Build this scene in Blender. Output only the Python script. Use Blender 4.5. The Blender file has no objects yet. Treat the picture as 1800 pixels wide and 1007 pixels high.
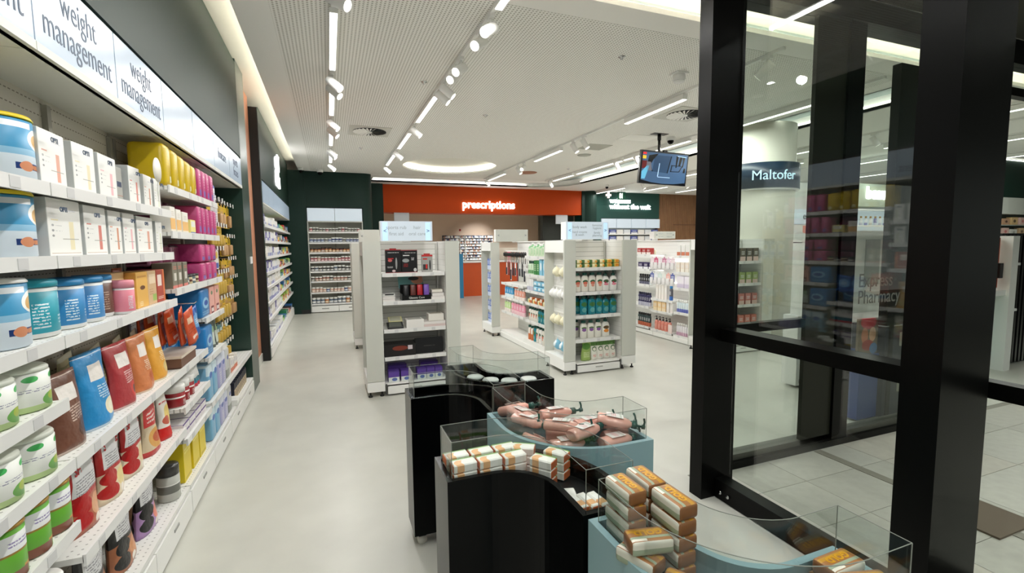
import bpy, bmesh, math, random
from mathutils import Vector, Matrix
random.seed(7)
S = bpy.context.scene
COL = S.collection
PI = math.pi

def lin(c):
    return tuple(((v / 255.0) / 12.92 if v / 255.0 <= 0.04045 else ((v / 255.0 + 0.055) / 1.055) ** 2.4) for v in c)

# ------------------------------------------------------------------ camera
M = [[0.9326647876797473, -0.0413494290487843, 0.3583665979686604],
     [-0.3605901635369125, -0.07782924337209757, 0.9294715395516688],
     [-0.010541716307822526, -0.9961088462580113, -0.08749879212777187]]
cd = bpy.data.cameras.new('camera'); cam = bpy.data.objects.new('camera', cd); COL.objects.link(cam)
mw = Matrix.Identity(4)
for i in range(3):
    mw[i][0] = M[i][0]; mw[i][1] = -M[i][1]; mw[i][2] = -M[i][2]
mw[2][3] = 1.6
cam.matrix_world = mw
cd.sensor_width = 36.0; cd.lens = 830.0 / 1800.0 * 36.0; cd.clip_start = 0.05; cd.clip_end = 100
S.camera = cam
# ------------------------------------------------------------------ world, exposure
W = bpy.data.worlds.new('world'); S.world = W; W.use_nodes = True
W.node_tree.nodes['Background'].inputs[0].default_value = (0.95, 1.0, 0.96, 1)   # even fill light added in place of the unseen concourse outside
W.node_tree.nodes['Background'].inputs[1].default_value = 0.35
S.cycles.diffuse_bounces = 8
S.view_settings.view_transform = 'Standard'; S.view_settings.look = 'None'
S.view_settings.gamma = 1.0; S.view_settings.use_curve_mapping = False
S.view_settings.exposure = 0.0
BAR_W = 14.5        # watts per metre of linear light
SPOT_W = 30.0
COVE_E = 12.0
WARM = (1.0, 0.99, 0.965)

# ------------------------------------------------------------------ helpers
def tag(o, label=None, cat=None, group=None, kind=None):
    if label: o['label'] = label
    if cat: o['category'] = cat
    if group: o['group'] = group
    if kind: o['kind'] = kind
    return o

class MB:
    """collects shapes and links them as one mesh"""
    def __init__(s): s.v = []; s.f = []; s.m = []; s.sm = []
    def add(s, vs, fs, mi=0, smooth=False):
        b = len(s.v); s.v += [tuple(x) for x in vs]
        for f in fs: s.f.append([b + i for i in f]); s.m.append(mi); s.sm.append(smooth)
        return s
    def box(s, x0, y0, z0, x1, y1, z1, mi=0):
        vs = [(x0, y0, z0), (x1, y0, z0), (x1, y1, z0), (x0, y1, z0), (x0, y0, z1), (x1, y0, z1), (x1, y1, z1), (x0, y1, z1)]
        return s.add(vs, [(0, 3, 2, 1), (4, 5, 6, 7), (0, 1, 5, 4), (1, 2, 6, 5), (2, 3, 7, 6), (3, 0, 4, 7)], mi)
    def prism(s, poly, z0, z1, mi=0, smooth=False):
        n = len(poly)
        vs = [(p[0], p[1], z0) for p in poly] + [(p[0], p[1], z1) for p in poly]
        s.add(vs, [tuple(range(n - 1, -1, -1)), tuple(range(n, 2 * n))], mi)
        b = len(s.v) - 2 * n
        for i in range(n):
            j = (i + 1) % n
            s.f.append([b + i, b + j, b + n + j, b + n + i]); s.m.append(mi); s.sm.append(smooth)
        return s
    def lathe(s, prof, seg=20, sx=1.0, sy=1.0, c=(0, 0, 0), mi=0, mats=None, power=2.0, axis='z'):
        vs = []; fs = []; n = len(prof)
        for k in range(seg):
            a = 2 * PI * k / seg
            ca, sa = math.cos(a), math.sin(a)
            if power != 2.0:
                ca = math.copysign(abs(ca) ** (2 / power), ca); sa = math.copysign(abs(sa) ** (2 / power), sa)
            for r, z in prof:
                p = (r * ca * sx, r * sa * sy, z)
                if axis == 'y': p = (p[0], p[2], p[1])
                elif axis == 'x': p = (p[2], p[0], p[1])
                vs.append((p[0] + c[0], p[1] + c[1], p[2] + c[2]))
        for k in range(seg):
            k2 = (k + 1) % seg
            for i in range(n - 1):
                fs.append((k * n + i, k2 * n + i, k2 * n + i + 1, k * n + i + 1))
        if axis == 'y': fs = [tuple(reversed(f)) for f in fs]
        b0 = len(s.f); s.add(vs, fs, mi, True)
        caps = []
        if prof[0][0] > 1e-6: caps.append(tuple(k * n for k in range(seg - 1, -1, -1)))
        if prof[-1][0] > 1e-6: caps.append(tuple(k * n + n - 1 for k in range(seg)))
        if axis == 'y': caps = [tuple(reversed(f)) for f in caps]
        b = len(s.v) - len(vs)
        for f in caps: s.f.append([b + i for i in f]); s.m.append(mi); s.sm.append(False)
        return s
    def tube(s, pts, r, seg=8, mi=0):
        pts = [Vector(p) for p in pts]; vs = []; n = len(pts)
        for i, p in enumerate(pts):
            d = (pts[min(i + 1, n - 1)] - pts[max(i - 1, 0)]).normalized()
            up = Vector((0, 0, 1)) if abs(d.z) < .95 else Vector((1, 0, 0))
            a = d.cross(up).normalized(); b_ = a.cross(d)
            for k in range(seg):
                t = 2 * PI * k / seg
                vs.append(p + a * math.cos(t) * r + b_ * math.sin(t) * r)
        fs = [(i * seg + k, i * seg + (k + 1) % seg, (i + 1) * seg + (k + 1) % seg, (i + 1) * seg + k) for i in range(n - 1) for k in range(seg)]
        s.add(vs, fs, mi, True)
        s.add(vs[:seg], [tuple(range(seg - 1, -1, -1))], mi); s.add(vs[-seg:], [tuple(range(seg))], mi)
        return s
    def mesh(s, name, mats):
        me = bpy.data.meshes.new(name); me.from_pydata(s.v, [], s.f)
        for m in (mats if isinstance(mats, (list, tuple)) else [mats]): me.materials.append(m)
        me.polygons.foreach_set('material_index', s.m); me.polygons.foreach_set('use_smooth', s.sm)
        bm = bmesh.new(); bm.from_mesh(me); bmesh.ops.recalc_face_normals(bm, faces=bm.faces); bm.to_mesh(me); bm.free()
        me.update(); return me
    def build(s, name, mats, parent=None, loc=(0, 0, 0), rz=0):
        return obj(name, s.mesh(name, mats), parent, loc, (0, 0, rz))

def obj(name, me, parent=None, loc=(0, 0, 0), rot=(0, 0, 0)):
    o = bpy.data.objects.new(name, me); COL.objects.link(o); o.parent = parent
    o.location = loc; o.rotation_euler = rot
    return o
def empty(name, loc=(0, 0, 0), rz=0, rot=None):
    o = bpy.data.objects.new(name, None); COL.objects.link(o); o.location = loc
    o.rotation_euler = rot if rot else (0, 0, rz); o.empty_display_size = .05
    return o
def rbox(w, d, h, r=.006, seg=2):
    """bevelled box standing on its base centre"""
    bm = bmesh.new(); bmesh.ops.create_cube(bm, size=1)
    for v in bm.verts: v.co = Vector((v.co.x * w, v.co.y * d, (v.co.z + .5) * h))
    bmesh.ops.bevel(bm, geom=list(bm.edges), offset=r, segments=seg, affect='EDGES', profile=.5)
    m = MB(); bm.verts.index_update()
    m.add([v.co.copy() for v in bm.verts], [[v.index for v in f.verts] for f in bm.faces], 0, seg > 1); bm.free()
    return m
_tc = {}
def text_mesh(t, size, mat, extrude=.0015, align='CENTER', sx=1.0, spacing=1.0, bold=0.0):
    k = (t, size, mat.name, extrude, align, sx, spacing, bold)
    if k not in _tc:
        c = bpy.data.curves.new('lettering', 'FONT'); c.body = t; c.size = size; c.extrude = extrude
        c.align_x = align; c.align_y = 'CENTER'; c.space_line = .85; c.resolution_u = 3; c.space_character = spacing; c.offset = bold
        o = bpy.data.objects.new('t', c); COL.objects.link(o)
        dg = bpy.context.evaluated_depsgraph_get(); dg.update()
        me = bpy.data.meshes.new_from_object(o.evaluated_get(dg)); bpy.data.objects.remove(o); bpy.data.curves.remove(c)
        for v in me.vertices: v.co.x *= sx
        me.materials.clear(); me.materials.append(mat); me.name = 'lettering'; _tc[k] = me
    return _tc[k]
def letter(t, size, mat, parent, loc, face='-y', **k):
    rz = {'-y': 0, '+x': PI / 2, '-x': -PI / 2, '+y': PI}[face]
    return obj('lettering', text_mesh(t, size, mat, **k), parent, loc, (PI / 2, 0, rz))

# ------------------------------------------------------------------ materials
def nt(name):
    m = bpy.data.materials.new(name); m.use_nodes = True
    return m, m.node_tree.nodes, m.node_tree.links, m.node_tree.nodes['Principled BSDF']
_mc = {}
def mat(name, c=(200, 200, 195), rough=.5, metal=0.0, emit=None, es=0.0, noise=0.0, nscale=8.0, spec=.5, coat=0.0):
    if name in _mc: return _mc[name]
    m, N, L, b = nt(name); _mc[name] = m
    b.inputs['Base Color'].default_value = (*lin(c), 1); b.inputs['Roughness'].default_value = rough
    b.inputs['Metallic'].default_value = metal; b.inputs['Specular IOR Level'].default_value = spec
    b.inputs['Coat Weight'].default_value = coat
    if emit: b.inputs['Emission Color'].default_value = (*lin(emit), 1); b.inputs['Emission Strength'].default_value = es
    if noise:
        t = N.new('ShaderNodeTexCoord'); n = N.new('ShaderNodeTexNoise'); n.inputs['Scale'].default_value = nscale; n.inputs['Detail'].default_value = 6
        L.new(t.outputs['Object'], n.inputs[0]); r = N.new('ShaderNodeMapRange')
        r.inputs[1].default_value = .3; r.inputs[2].default_value = .7; r.inputs[3].default_value = 1 - noise; r.inputs[4].default_value = 1 + noise * .4
        L.new(n.outputs[0], r.inputs[0]); x = N.new('ShaderNodeVectorMath'); x.operation = 'SCALE'; x.inputs[0].default_value = lin(c)
        L.new(r.outputs[0], x.inputs['Scale']); L.new(x.outputs[0], b.inputs['Base Color'])
    return m
def mth(N, L, op, a, b=None):
    n = N.new('ShaderNodeMath'); n.operation = op
    for i, x in enumerate((a, b)):
        if x is None: continue
        if isinstance(x, (int, float)): n.inputs[i].default_value = x
        else: L.new(x, n.inputs[i])
    return n.outputs[0]
def pack(name, base, patches=(), rough=.42, crinkle=0.0, metal=0.0):
    """printed packaging: flat print in coordinates of the pack itself (x0,x1,z0,z1,colour[,kind]); kinds b box, e ellipse, l lines of small print, d diagonal"""
    if name in _mc: return _mc[name]
    m, N, L, b = nt(name); _mc[name] = m
    b.inputs['Roughness'].default_value = rough; b.inputs['Metallic'].default_value = metal
    t = N.new('ShaderNodeTexCoord'); s = N.new('ShaderNodeSeparateXYZ'); L.new(t.outputs['Generated'], s.inputs[0])
    X, Z = s.outputs[0], s.outputs[2]; cur = None
    nz = None
    for p in patches:
        x0, x1, z0, z1, c = p[:5]; k = p[5] if len(p) > 5 else 'b'
        if k == 'e':
            dx = mth(N, L, 'DIVIDE', mth(N, L, 'SUBTRACT', X, (x0 + x1) / 2), (x1 - x0) / 2)
            dz = mth(N, L, 'DIVIDE', mth(N, L, 'SUBTRACT', Z, (z0 + z1) / 2), (z1 - z0) / 2)
            f = mth(N, L, 'LESS_THAN', mth(N, L, 'ADD', mth(N, L, 'MULTIPLY', dx, dx), mth(N, L, 'MULTIPLY', dz, dz)), 1.0)
        elif k == 'd':
            q = mth(N, L, 'ADD', Z, mth(N, L, 'MULTIPLY', X, (z1 - z0)))
            f = mth(N, L, 'MULTIPLY', mth(N, L, 'GREATER_THAN', q, x0), mth(N, L, 'LESS_THAN', q, x1))
        else:
            f = mth(N, L, 'MULTIPLY', mth(N, L, 'MULTIPLY', mth(N, L, 'GREATER_THAN', X, x0), mth(N, L, 'LESS_THAN', X, x1)),
                    mth(N, L, 'MULTIPLY', mth(N, L, 'GREATER_THAN', Z, z0), mth(N, L, 'LESS_THAN', Z, z1)))
        if k == 'l':
            if nz is None:
                nz = N.new('ShaderNodeTexNoise'); nz.inputs['Scale'].default_value = 26; L.new(t.outputs['Generated'], nz.inputs[0])
            n = max(1, p[6] if len(p) > 6 else 3)
            fr = mth(N, L, 'FRACT', mth(N, L, 'MULTIPLY', mth(N, L, 'SUBTRACT', Z, z0), n / (z1 - z0)))
            f = mth(N, L, 'MULTIPLY', f, mth(N, L, 'MULTIPLY', mth(N, L, 'LESS_THAN', fr, .5), mth(N, L, 'GREATER_THAN', nz.outputs[0], .44)))
        mx = N.new('ShaderNodeMix'); mx.data_type = 'RGBA'; L.new(f, mx.inputs[0])
        if cur is None: mx.inputs[6].default_value = (*lin(base), 1)
        else: L.new(cur, mx.inputs[6])
        mx.inputs[7].default_value = (*lin(c), 1); cur = mx.outputs[2]
    if cur is None: b.inputs['Base Color'].default_value = (*lin(base), 1)
    else: L.new(cur, b.inputs['Base Color'])
    if crinkle:
        n = N.new('ShaderNodeTexNoise'); n.inputs['Scale'].default_value = 14; n.inputs['Detail'].default_value = 3; L.new(t.outputs['Object'], n.inputs[0])
        bp = N.new('ShaderNodeBump'); bp.inputs['Strength'].default_value = crinkle; bp.inputs['Distance'].default_value = .02
        L.new(n.outputs[0], bp.inputs['Height']); L.new(bp.outputs[0], b.inputs['Normal'])
    return m
def glass_mat(name, tint=(1, 1, 1), ior=1.5, rough=0.0, haze=0.0):
    m, N, L, b = nt(name); N.remove(b); out = N['Material Output']
    tr = N.new('ShaderNodeBsdfTransparent'); tr.inputs[0].default_value = (*tint, 1)
    gl = N.new('ShaderNodeBsdfGlossy'); gl.inputs['Roughness'].default_value = rough
    fr = N.new('ShaderNodeFresnel'); ge = N.new('ShaderNodeNewGeometry'); mr = N.new('ShaderNodeMapRange')   # both faces of a thin pane reflect as seen from the air side
    mr.inputs[3].default_value = ior; mr.inputs[4].default_value = 1.0 / ior; L.new(ge.outputs['Backfacing'], mr.inputs[0]); L.new(mr.outputs[0], fr.inputs[0])
    mx = N.new('ShaderNodeMixShader'); L.new(fr.outputs[0], mx.inputs[0]); L.new(tr.outputs[0], mx.inputs[1]); L.new(gl.outputs[0], mx.inputs[2])
    L.new(mx.outputs[0], out.inputs[0]); _mc[name] = m
    return m
def emis(name, c, s, base=None):
    if name in _mc: return _mc[name]
    m, N, L, b = nt(name); _mc[name] = m
    b.inputs['Base Color'].default_value = (*lin(base or c), 1); b.inputs['Emission Color'].default_value = (*lin(c), 1)
    b.inputs['Emission Strength'].default_value = s; b.inputs['Roughness'].default_value = .25
    return m

WHITE = mat('white_metal', (236, 236, 233), .38)
WHITE2 = mat('white_laminate', (205, 207, 200), .45)
OFFW = mat('off_white_strip', (224, 224, 222), .4)
TICK = mat('ticket_paper', (204, 204, 204), .5)
CEIL = mat('ceiling_paint', (246, 245, 240), .8)
GREEN = mat('dark_green_laminate', (24, 46, 36), .5, spec=.2)
GREEN2 = mat('dark_green_gloss', (16, 44, 36), .5, spec=.25)
BLACK = mat('black_metal', (8, 8, 8), .3)
BLACKM = mat('black_matt', (16, 17, 16), .55)
BLK_GLOSS = mat('black_gloss_laminate', (5, 6, 6), .2, spec=.12)
BLUEL = mat('pale_blue_laminate', (136, 168, 174), .4)
ORANGE = mat('orange_laminate', (180, 64, 12), .55, spec=.15)
ORANGEW = mat('terracotta_panel', (186, 128, 98), .6)
LEDM = emis('led_diffuser', (255, 253, 246), 4.0)
LENS = emis('spotlight_lens', (255, 252, 240), 3.0)
SIGNW = emis('backlit_letters', (255, 255, 255), 3.5)
LBOX = emis('lightbox_face', (190, 206, 222), .34, (138, 152, 166))
LBOX2 = emis('lightbox_face_white', (218, 230, 238), .55, (150, 158, 164))
LBLUE = emis('lightbox_side_blue', (176, 206, 228), .7)
NAVYT = mat('navy_print', (52, 72, 96), .5)
GREYT = mat('faint_grey_print', (160, 172, 176), .5)
GREYT2 = mat('grey_print', (92, 92, 88), .5)
DRKT = mat('dark_print', (24, 24, 26), .5)
WHT = mat('white_print', (240, 240, 240), .5)
COVE = emis('cove_led_strip', (255, 250, 238), COVE_E)
COVEDIM = emis('trough_led_strip', (255, 252, 244), 5.5)
GLASS = glass_mat('clear_glass', (.93, .96, .94), 1.55)
ACRYL = glass_mat('clear_acrylic', (.95, .97, .965), 1.45)
WOOD = mat('oak_slat', (160, 118, 84), .5, noise=.15, nscale=4)
WOODD = mat('oak_back', (92, 62, 42), .6)
CHROME = mat('chrome', (200, 200, 200), .2, 1.0)

def perforated(name, base, dot, pitch, r, axes=(0, 1)):
    m, N, L, b = nt(name); _mc[name] = m
    t = N.new('ShaderNodeTexCoord'); s = N.new('ShaderNodeSeparateXYZ'); L.new(t.outputs['Object'], s.inputs[0])
    d = None
    for a in axes:
        q = mth(N, L, 'SUBTRACT', mth(N, L, 'FRACT', mth(N, L, 'DIVIDE', s.outputs[a], pitch)), .5)
        q = mth(N, L, 'MULTIPLY', q, q); d = q if d is None else mth(N, L, 'ADD', d, q)
    f = mth(N, L, 'LESS_THAN', d, (r / pitch) ** 2)
    mx = N.new('ShaderNodeMix'); mx.data_type = 'RGBA'; L.new(f, mx.inputs[0]); mx.inputs[6].default_value = (*lin(base), 1); mx.inputs[7].default_value = (*lin(dot), 1)
    L.new(mx.outputs[2], b.inputs['Base Color']); b.inputs['Roughness'].default_value = .8
    return m
def slotted(name, base, dot, axis_u, pu, pv, wu, wv):
    """pegboard: rows of short slots, u along the wall, v up"""
    m, N, L, b = nt(name); _mc[name] = m
    t = N.new('ShaderNodeTexCoord'); s = N.new('ShaderNodeSeparateXYZ'); L.new(t.outputs['Object'], s.inputs[0])
    fu = mth(N, L, 'LESS_THAN', mth(N, L, 'FRACT', mth(N, L, 'DIVIDE', s.outputs[axis_u], pu)), wu)
    fv = mth(N, L, 'LESS_THAN', mth(N, L, 'FRACT', mth(N, L, 'DIVIDE', s.outputs[2], pv)), wv)
    f = mth(N, L, 'MULTIPLY', fu, fv)
    mx = N.new('ShaderNodeMix'); mx.data_type = 'RGBA'; L.new(f, mx.inputs[0]); mx.inputs[6].default_value = (*lin(base), 1); mx.inputs[7].default_value = (*lin(dot), 1)
    L.new(mx.outputs[2], b.inputs['Base Color']); b.inputs['Roughness'].default_value = .6
    return m
CEILP = perforated('perforated_ceiling', (246, 245, 240), (178, 176, 166), .03, .0082)
PEGW = slotted('pegboard_beige', (192, 188, 176), (120, 114, 100), 1, .026, .05, .6, .09)
PEGWX = slotted('pegboard_white', (222, 222, 218), (170, 170, 164), 1, .03, .06, .35, .1)
DECK = perforated('perforated_deck', (224, 224, 220), (165, 165, 160), .03, .004)

# ================================================================== SETTING
def struct(name, mb, m, kind='structure'):
    return tag(mb.build(name, m), kind=kind)
H = 3.4
FLOORM = mat('floor_vinyl', (196, 196, 187), .34, noise=.07, nscale=3.2)
struct('floor', MB().box(-1.5, -5, -.06, 2.25, 2.5, 0).box(-1.5, 2.5, -.06, 22, 21, 0), FLOORM)
struct('wall_left', MB().box(-1.5, -5, 0, -1.38, 21, 3.75), mat('wall_paint', (206, 204, 194), .8))
struct('wall_back', MB().box(-1.5, 20.5, 0, 22, 20.6, 3.75), mat('back_room_paint', (206, 196, 182), .8))
struct('wall_far_side', MB().box(21.9, -5, 0, 22, 20.5, 3.75), mat('side_room_paint', (190, 186, 174), .8))

def spline_sheet(name, loops, z, th, m):
    c = bpy.data.curves.new(name, 'CURVE'); c.dimensions = '2D'; c.fill_mode = 'BOTH'; c.extrude = th / 2
    for lp in loops:
        s = c.splines.new('POLY'); s.points.add(len(lp) - 1); s.use_cyclic_u = True
        for i, p in enumerate(lp): s.points[i].co = (p[0], p[1], 0, 1)
    o = bpy.data.objects.new(name, c); COL.objects.link(o)
    dg = bpy.context.evaluated_depsgraph_get(); dg.update()
    me = bpy.data.meshes.new_from_object(o.evaluated_get(dg)); bpy.data.objects.remove(o); bpy.data.curves.remove(c)
    me.materials.clear(); [me.materials.append(x) for x in (m if isinstance(m, list) else [m])]; me.name = name
    return obj(name, me, None, (0, 0, z))
def arc(cx, cy, r, a0, a1, n=12):
    return [(cx + r * math.cos(math.radians(a0 + (a1 - a0) * i / n)), cy + r * math.sin(math.radians(a0 + (a1 - a0) * i / n))) for i in range(n + 1)]
def rect(x0, y0, x1, y1): return [(x0, y0), (x1, y0), (x1, y1), (x0, y1)]
CIRC = arc(2.66, 10.75, 1.06, 0, 352.5, 47)
TROUGH = [(6.27, 3.45), (7.08, 3.45)] + arc(5.88, 12.6, 1.2, 0, 90) + [(1.15, 13.8), (1.15, 12.95)] + arc(5.72, 12.4, .55, 90, 0)
FCOVE = rect(.9, 2.62, 9.0, 3.2)
OUTER = rect(-.6, -5, 22, 20.5)
cl = spline_sheet('ceiling', [OUTER, CIRC, TROUGH, FCOVE, rect(.9, -4.6, 2.0, 1.0)], H + .02, .04, CEIL); tag(cl, kind='structure')
# perforated acoustic field, 2 mm proud of the plain margins
pf = spline_sheet('trim_perforated_panel', [rect(-.34, 3.47, 6.0, 12.4), CIRC], H - .001, .004, CEILP); tag(pf, kind='structure')
pf2 = spline_sheet('trim_perforated_panel', [rect(-.34, -4.5, .75, 3.4)], H - .001, .004, CEILP); tag(pf2, kind='structure')
def lip(name, loop, z0, z1, m, closed=True, th=.03, out=1):
    mb = MB(); n = len(loop); vs = []
    for i in range(n if closed else n - 1):
        a = Vector((*loop[i], 0)); b = Vector((*loop[(i + 1) % n], 0)); d = (b - a).normalized(); nn = Vector((d.y, -d.x, 0)) * th * out
        q = [a, b, b + nn, a + nn]
        mb.add([(p.x, p.y, z) for z in (z0, z1) for p in q], [(0, 3, 2, 1), (4, 5, 6, 7), (0, 1, 5, 4), (1, 2, 6, 5), (2, 3, 7, 6), (3, 0, 4, 7)])
    return tag(mb.build(name, m), kind='structure')
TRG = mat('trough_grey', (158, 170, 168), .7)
struct('ceiling_upper_slab', MB().box(-1.5, -5, 3.66, 22, 20.6, 3.72), CEIL)
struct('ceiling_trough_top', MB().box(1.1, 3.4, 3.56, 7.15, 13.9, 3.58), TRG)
lip('trim_trough_edge', TROUGH, H, 3.56, CEIL)
lip('trim_round_recess', arc(2.66, 10.75, 1.22, 0, 352.5, 47), H + .041, 3.56, CEIL)
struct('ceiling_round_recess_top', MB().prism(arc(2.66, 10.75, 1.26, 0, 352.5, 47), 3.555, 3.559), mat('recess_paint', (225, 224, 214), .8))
lip('trim_front_cove', rect(.8, 2.40, 9.1, 3.42), H + .041, 3.66, CEIL)
lip('trim_entry_cove', rect(.9, -4.6, 2.0, 1.0), H, 3.64, CEIL)
# wall slot cove
struct('trim_slot_edge', MB().box(-.53, -5, H + .041, -.51, 12.3, 3.62), CEIL)
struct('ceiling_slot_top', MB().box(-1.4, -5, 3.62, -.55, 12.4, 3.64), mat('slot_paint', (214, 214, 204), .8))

# hidden-source LED strips of the coves (lamps of the place)
def strip(name, mb, m, label, group='cove light strips'):
    return tag(mb.build(name, m), label, 'light', group)
strip('cove_light', MB().box(-.575, -4.5, 3.445, -.55, 12.1, 3.46), COVE, 'long LED cove strip in the ceiling slot above the green facade')
ring = MB(); lp = arc(2.66, 10.75, 1.15, 0, 352.5, 47)
ring.tube([(p[0], p[1], 3.46) for p in lp] + [(lp[0][0], lp[0][1], 3.46)], .012, 6)
strip('cove_light', ring, emis('ring_led', (255, 252, 244), 7.0), 'ring of LED strip inside the round ceiling recess')
strip('cove_light', MB().box(.95, 2.46, 3.445, 8.9, 2.50, 3.465).box(.95, 3.30, 3.445, 8.9, 3.34, 3.465), emis('front_cove_led', (255, 250, 238), 7.0), 'LED strips along the ceiling cove over the shopfront glass')
strip('cove_light', MB().box(7.02, 3.5, 3.44, 7.05, 12.5, 3.46).box(6.30, 3.5, 3.42, 6.33, 12.3, 3.44).box(1.2, 13.72, 3.44, 5.8, 13.75, 3.46).box(1.2, 12.99, 3.42, 5.6, 13.02, 3.44), COVEDIM, 'LED strips around the grey L-shaped ceiling trough')

# left facades (two runs) : facade board above the shelving, return post, panel between them
def facade(y0, y1, parentname):
    r = empty(parentname, (0, 0, 0)); tag(r, kind='structure')
    MB().box(-.87, y0, 2.555, -.835, y1, 3.52).build('facade_board', GREEN, r)
    MB().box(-.93, y0, 2.525, -.85, y1, 2.555).build('shadow_gap', BLACK, r)
    return r
fa = facade(-3, 5.80, 'wall_left_facade'); MB().box(-1.38, 5.78, 0, -.835, 6.26, 3.56).build('end_post', mat('facade_post_green', (34, 62, 52), .3), fa)
fb = facade(7.47, 12.35, 'wall_left_facade'); MB().box(-1.0, 7.405, 0, -.835, 7.47, 3.50).build('end_post', GREEN, fb)
MB().box(-1.38, 7.39, 0, -.84, 7.405, 3.50).build('black_return', BLACKM, fb)
struct('wall_left_recess', MB().box(-1.38, 6.262, 0, -.945, 7.388, 3.62), ORANGEW)
struct('baseboard_left', MB().box(-.944, 6.262, 0, -.932, 7.388, .12), WHITE2)
sc = MB().box(-.835, 6.05, 1.42, -.822, 6.13, 1.50).build('wall_switch', WHT); tag(sc, 'small white access switch on the green facade post', 'switch')

# back corner in dark green
gc = struct('wall_back_corner', MB().box(-1.38, 12.78, 0, 1.0, 13.0, H).box(-1.38, 12.30, 0, -.47, 12.78, H)
            .box(-.47, 12.35, 2.56, .82, 12.78, H).prism([(.82, 12.78), (.82, 12.35)] + arc(.86, 12.55, .2, -90, 0, 8) + [(1.06, 14.4), (.86, 14.4), (.86, 12.78)], 0, H), GREEN2)
struct('wall_back_return', MB().box(1.0, 14.2, 0, 1.52, 14.35, H), GREEN2)
struct('baseboard_back', MB().box(-.67, 12.285, 0, -.47, 12.3, .1), BLACKM)

# prescriptions fascia, counter and dispensary room
pz = empty('wall_prescriptions', (0, 0, 0)); tag(pz, kind='structure')
FPROF = [(1.52, 14.3), (7.2, 14.3)] + arc(7.2, 14.8, .5, -90, -30, 6) + [(8.02, 14.72)] + [(8.02, 14.9), (1.52, 14.9)]
FPROF = [(1.52, 14.3), (8.08, 14.3), (8.08, 14.9), (1.52, 14.9)]
MB().prism(FPROF, 2.59, H).build('orange_fascia', ORANGE, pz)
letter('prescriptions', .345, SIGNW, pz, (4.76, 14.27, 2.86), extrude=.02, bold=.007, sx=.9, spacing=1.05)
well = empty('wall_wellness', (0, 0, 0)); tag(well, kind='structure')
wp = MB(); wp.prism([(8.15, 14.3), (11.3, 14.3), (11.3, 14.9), (8.15, 14.9)], 2.5, H)
wp.prism([(8.15, 14.3), (8.85, 14.3), (8.85, 14.9), (8.15, 14.9)], 0, 2.5); wp.build('green_fascia', mat('wellness_green', (14, 66, 58), .5), well)
cs = MB(); cs.prism([(8.08, 14.26)] + arc(8.55, 14.6, .5, 223, 270, 6) + [(8.6, 14.4), (8.1, 14.4)], 0, H); cs.build('curved_edge', GREEN2, well)
letter('+', .34, emis('pale_pink_backlit_cross', (255, 226, 220), 1.6), well, (9.12, 14.26, 3.27), extrude=.02, bold=.02)
letter('wellness', .255, SIGNW, well, (9.17, 14.26, 3.10), extrude=.02, bold=.003, align='LEFT')
letter('without the wait', .255, SIGNW, well, (9.17, 14.26, 2.90), extrude=.02, bold=.003, align='LEFT')
wu = empty('wall_display_unit', (8.85, 14.3, 0)); tag(wu, 'tall white wall display with four lit header panels under the wellness sign', 'shelving')
for k in range(4):
    p = MB().box(k * .62 + .02, -.03, 2.16, k * .62 + .6, .02, 2.48).build('header_panel', LBOX2, wu)
MB().box(0, .3, 0, 2.5, .34, 2.5).build('back_panel', WHITE2, wu)
for z in (1.95, 1.72, 1.45, 1.15, .85, .5, .2): MB().box(0, 0, z - .03, 2.5, .3, z).build('shelf', WHITE, wu)
# oak slatted wall: backing + slats joined (finer than can be picked apart at this distance)
ow = empty('wall_oak_slats', (0, 0, 0)); tag(ow, kind='structure')
MB().box(11.3, 14.42, 0, 15.5, 14.5, H).build('backing', WOODD, ow)
sl = MB()
for k in range(70): sl.box(11.32 + k * .06, 14.36, 0, 11.32 + k * .06 + .036, 14.42, H)
tag(sl.build('slat', WOOD, ow), kind='stuff')
MB().box(12.0, 14.34, 2.28, 15.3, 14.36, 2.30).build('door_head_joint', WOODD, ow)
MB().box(12.6, 14.33, 1.55, 13.3, 14.36, 1.68).build('recessed_handle', BLACKM, ow)
# dispensary
struct('wall_dispensary', MB().box(1.3, 18.6, 0, 8.4, 18.7, 3.3), mat('dispensary_paint', (214, 192, 172), .7))
struct('wall_dispensary_pier', MB().box(6.95, 15.0, 0, 8.15, 15.2, 2.75), mat('pier_dark', (52, 56, 50), .6))
struct('wall_dispensary_shelf', MB().box(5.8, 16.6, 0, 8.0, 16.7, 1.5), mat('pier_white', (222, 214, 196), .6))
struct('ceiling_dispensary', MB().box(1.3, 14.9, 3.15, 8.4, 18.7, 3.2), mat('dispensary_ceiling', (216, 204, 184), .8))

# ================================================================== CEILING LIGHTS
ORD = 'first second third fourth fifth sixth seventh eighth ninth tenth eleventh twelfth thirteenth fourteenth fifteenth sixteenth seventeenth eighteenth nineteenth twentieth'.split()
ORD += ['twenty-first', 'twenty-second', 'twenty-third', 'twenty-fourth', 'twenty-fifth', 'twenty-sixth', 'twenty-seventh', 'twenty-eighth', 'twenty-ninth', 'thirtieth']
def area(name, loc, sx, sy, w, parent=None, rot=(0, 0, 0), col=WARM):
    l = bpy.data.lights.new(name, 'AREA'); l.shape = 'RECTANGLE'; l.size = sx; l.size_y = sy; l.energy = w; l.color = col
    o = bpy.data.objects.new(name, l); COL.objects.link(o); o.location = loc; o.rotation_euler = rot; o.parent = parent
    return o
SPH = MB().lathe([(.0, .17), (.04, .17), (.044, .165), (.044, .004), (.04, 0)], 20).mesh('head', WHITE)
SPL = MB().lathe([(.0, -.001), (.039, -.001), (.039, .004), (0, .004)], 20).mesh('lens', LENS)
SPS = MB().lathe([(.012, 0), (.012, .07)], 8).box(-.02, -.05, .06, .02, .05, .085).mesh('stem', WHITE)
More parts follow.
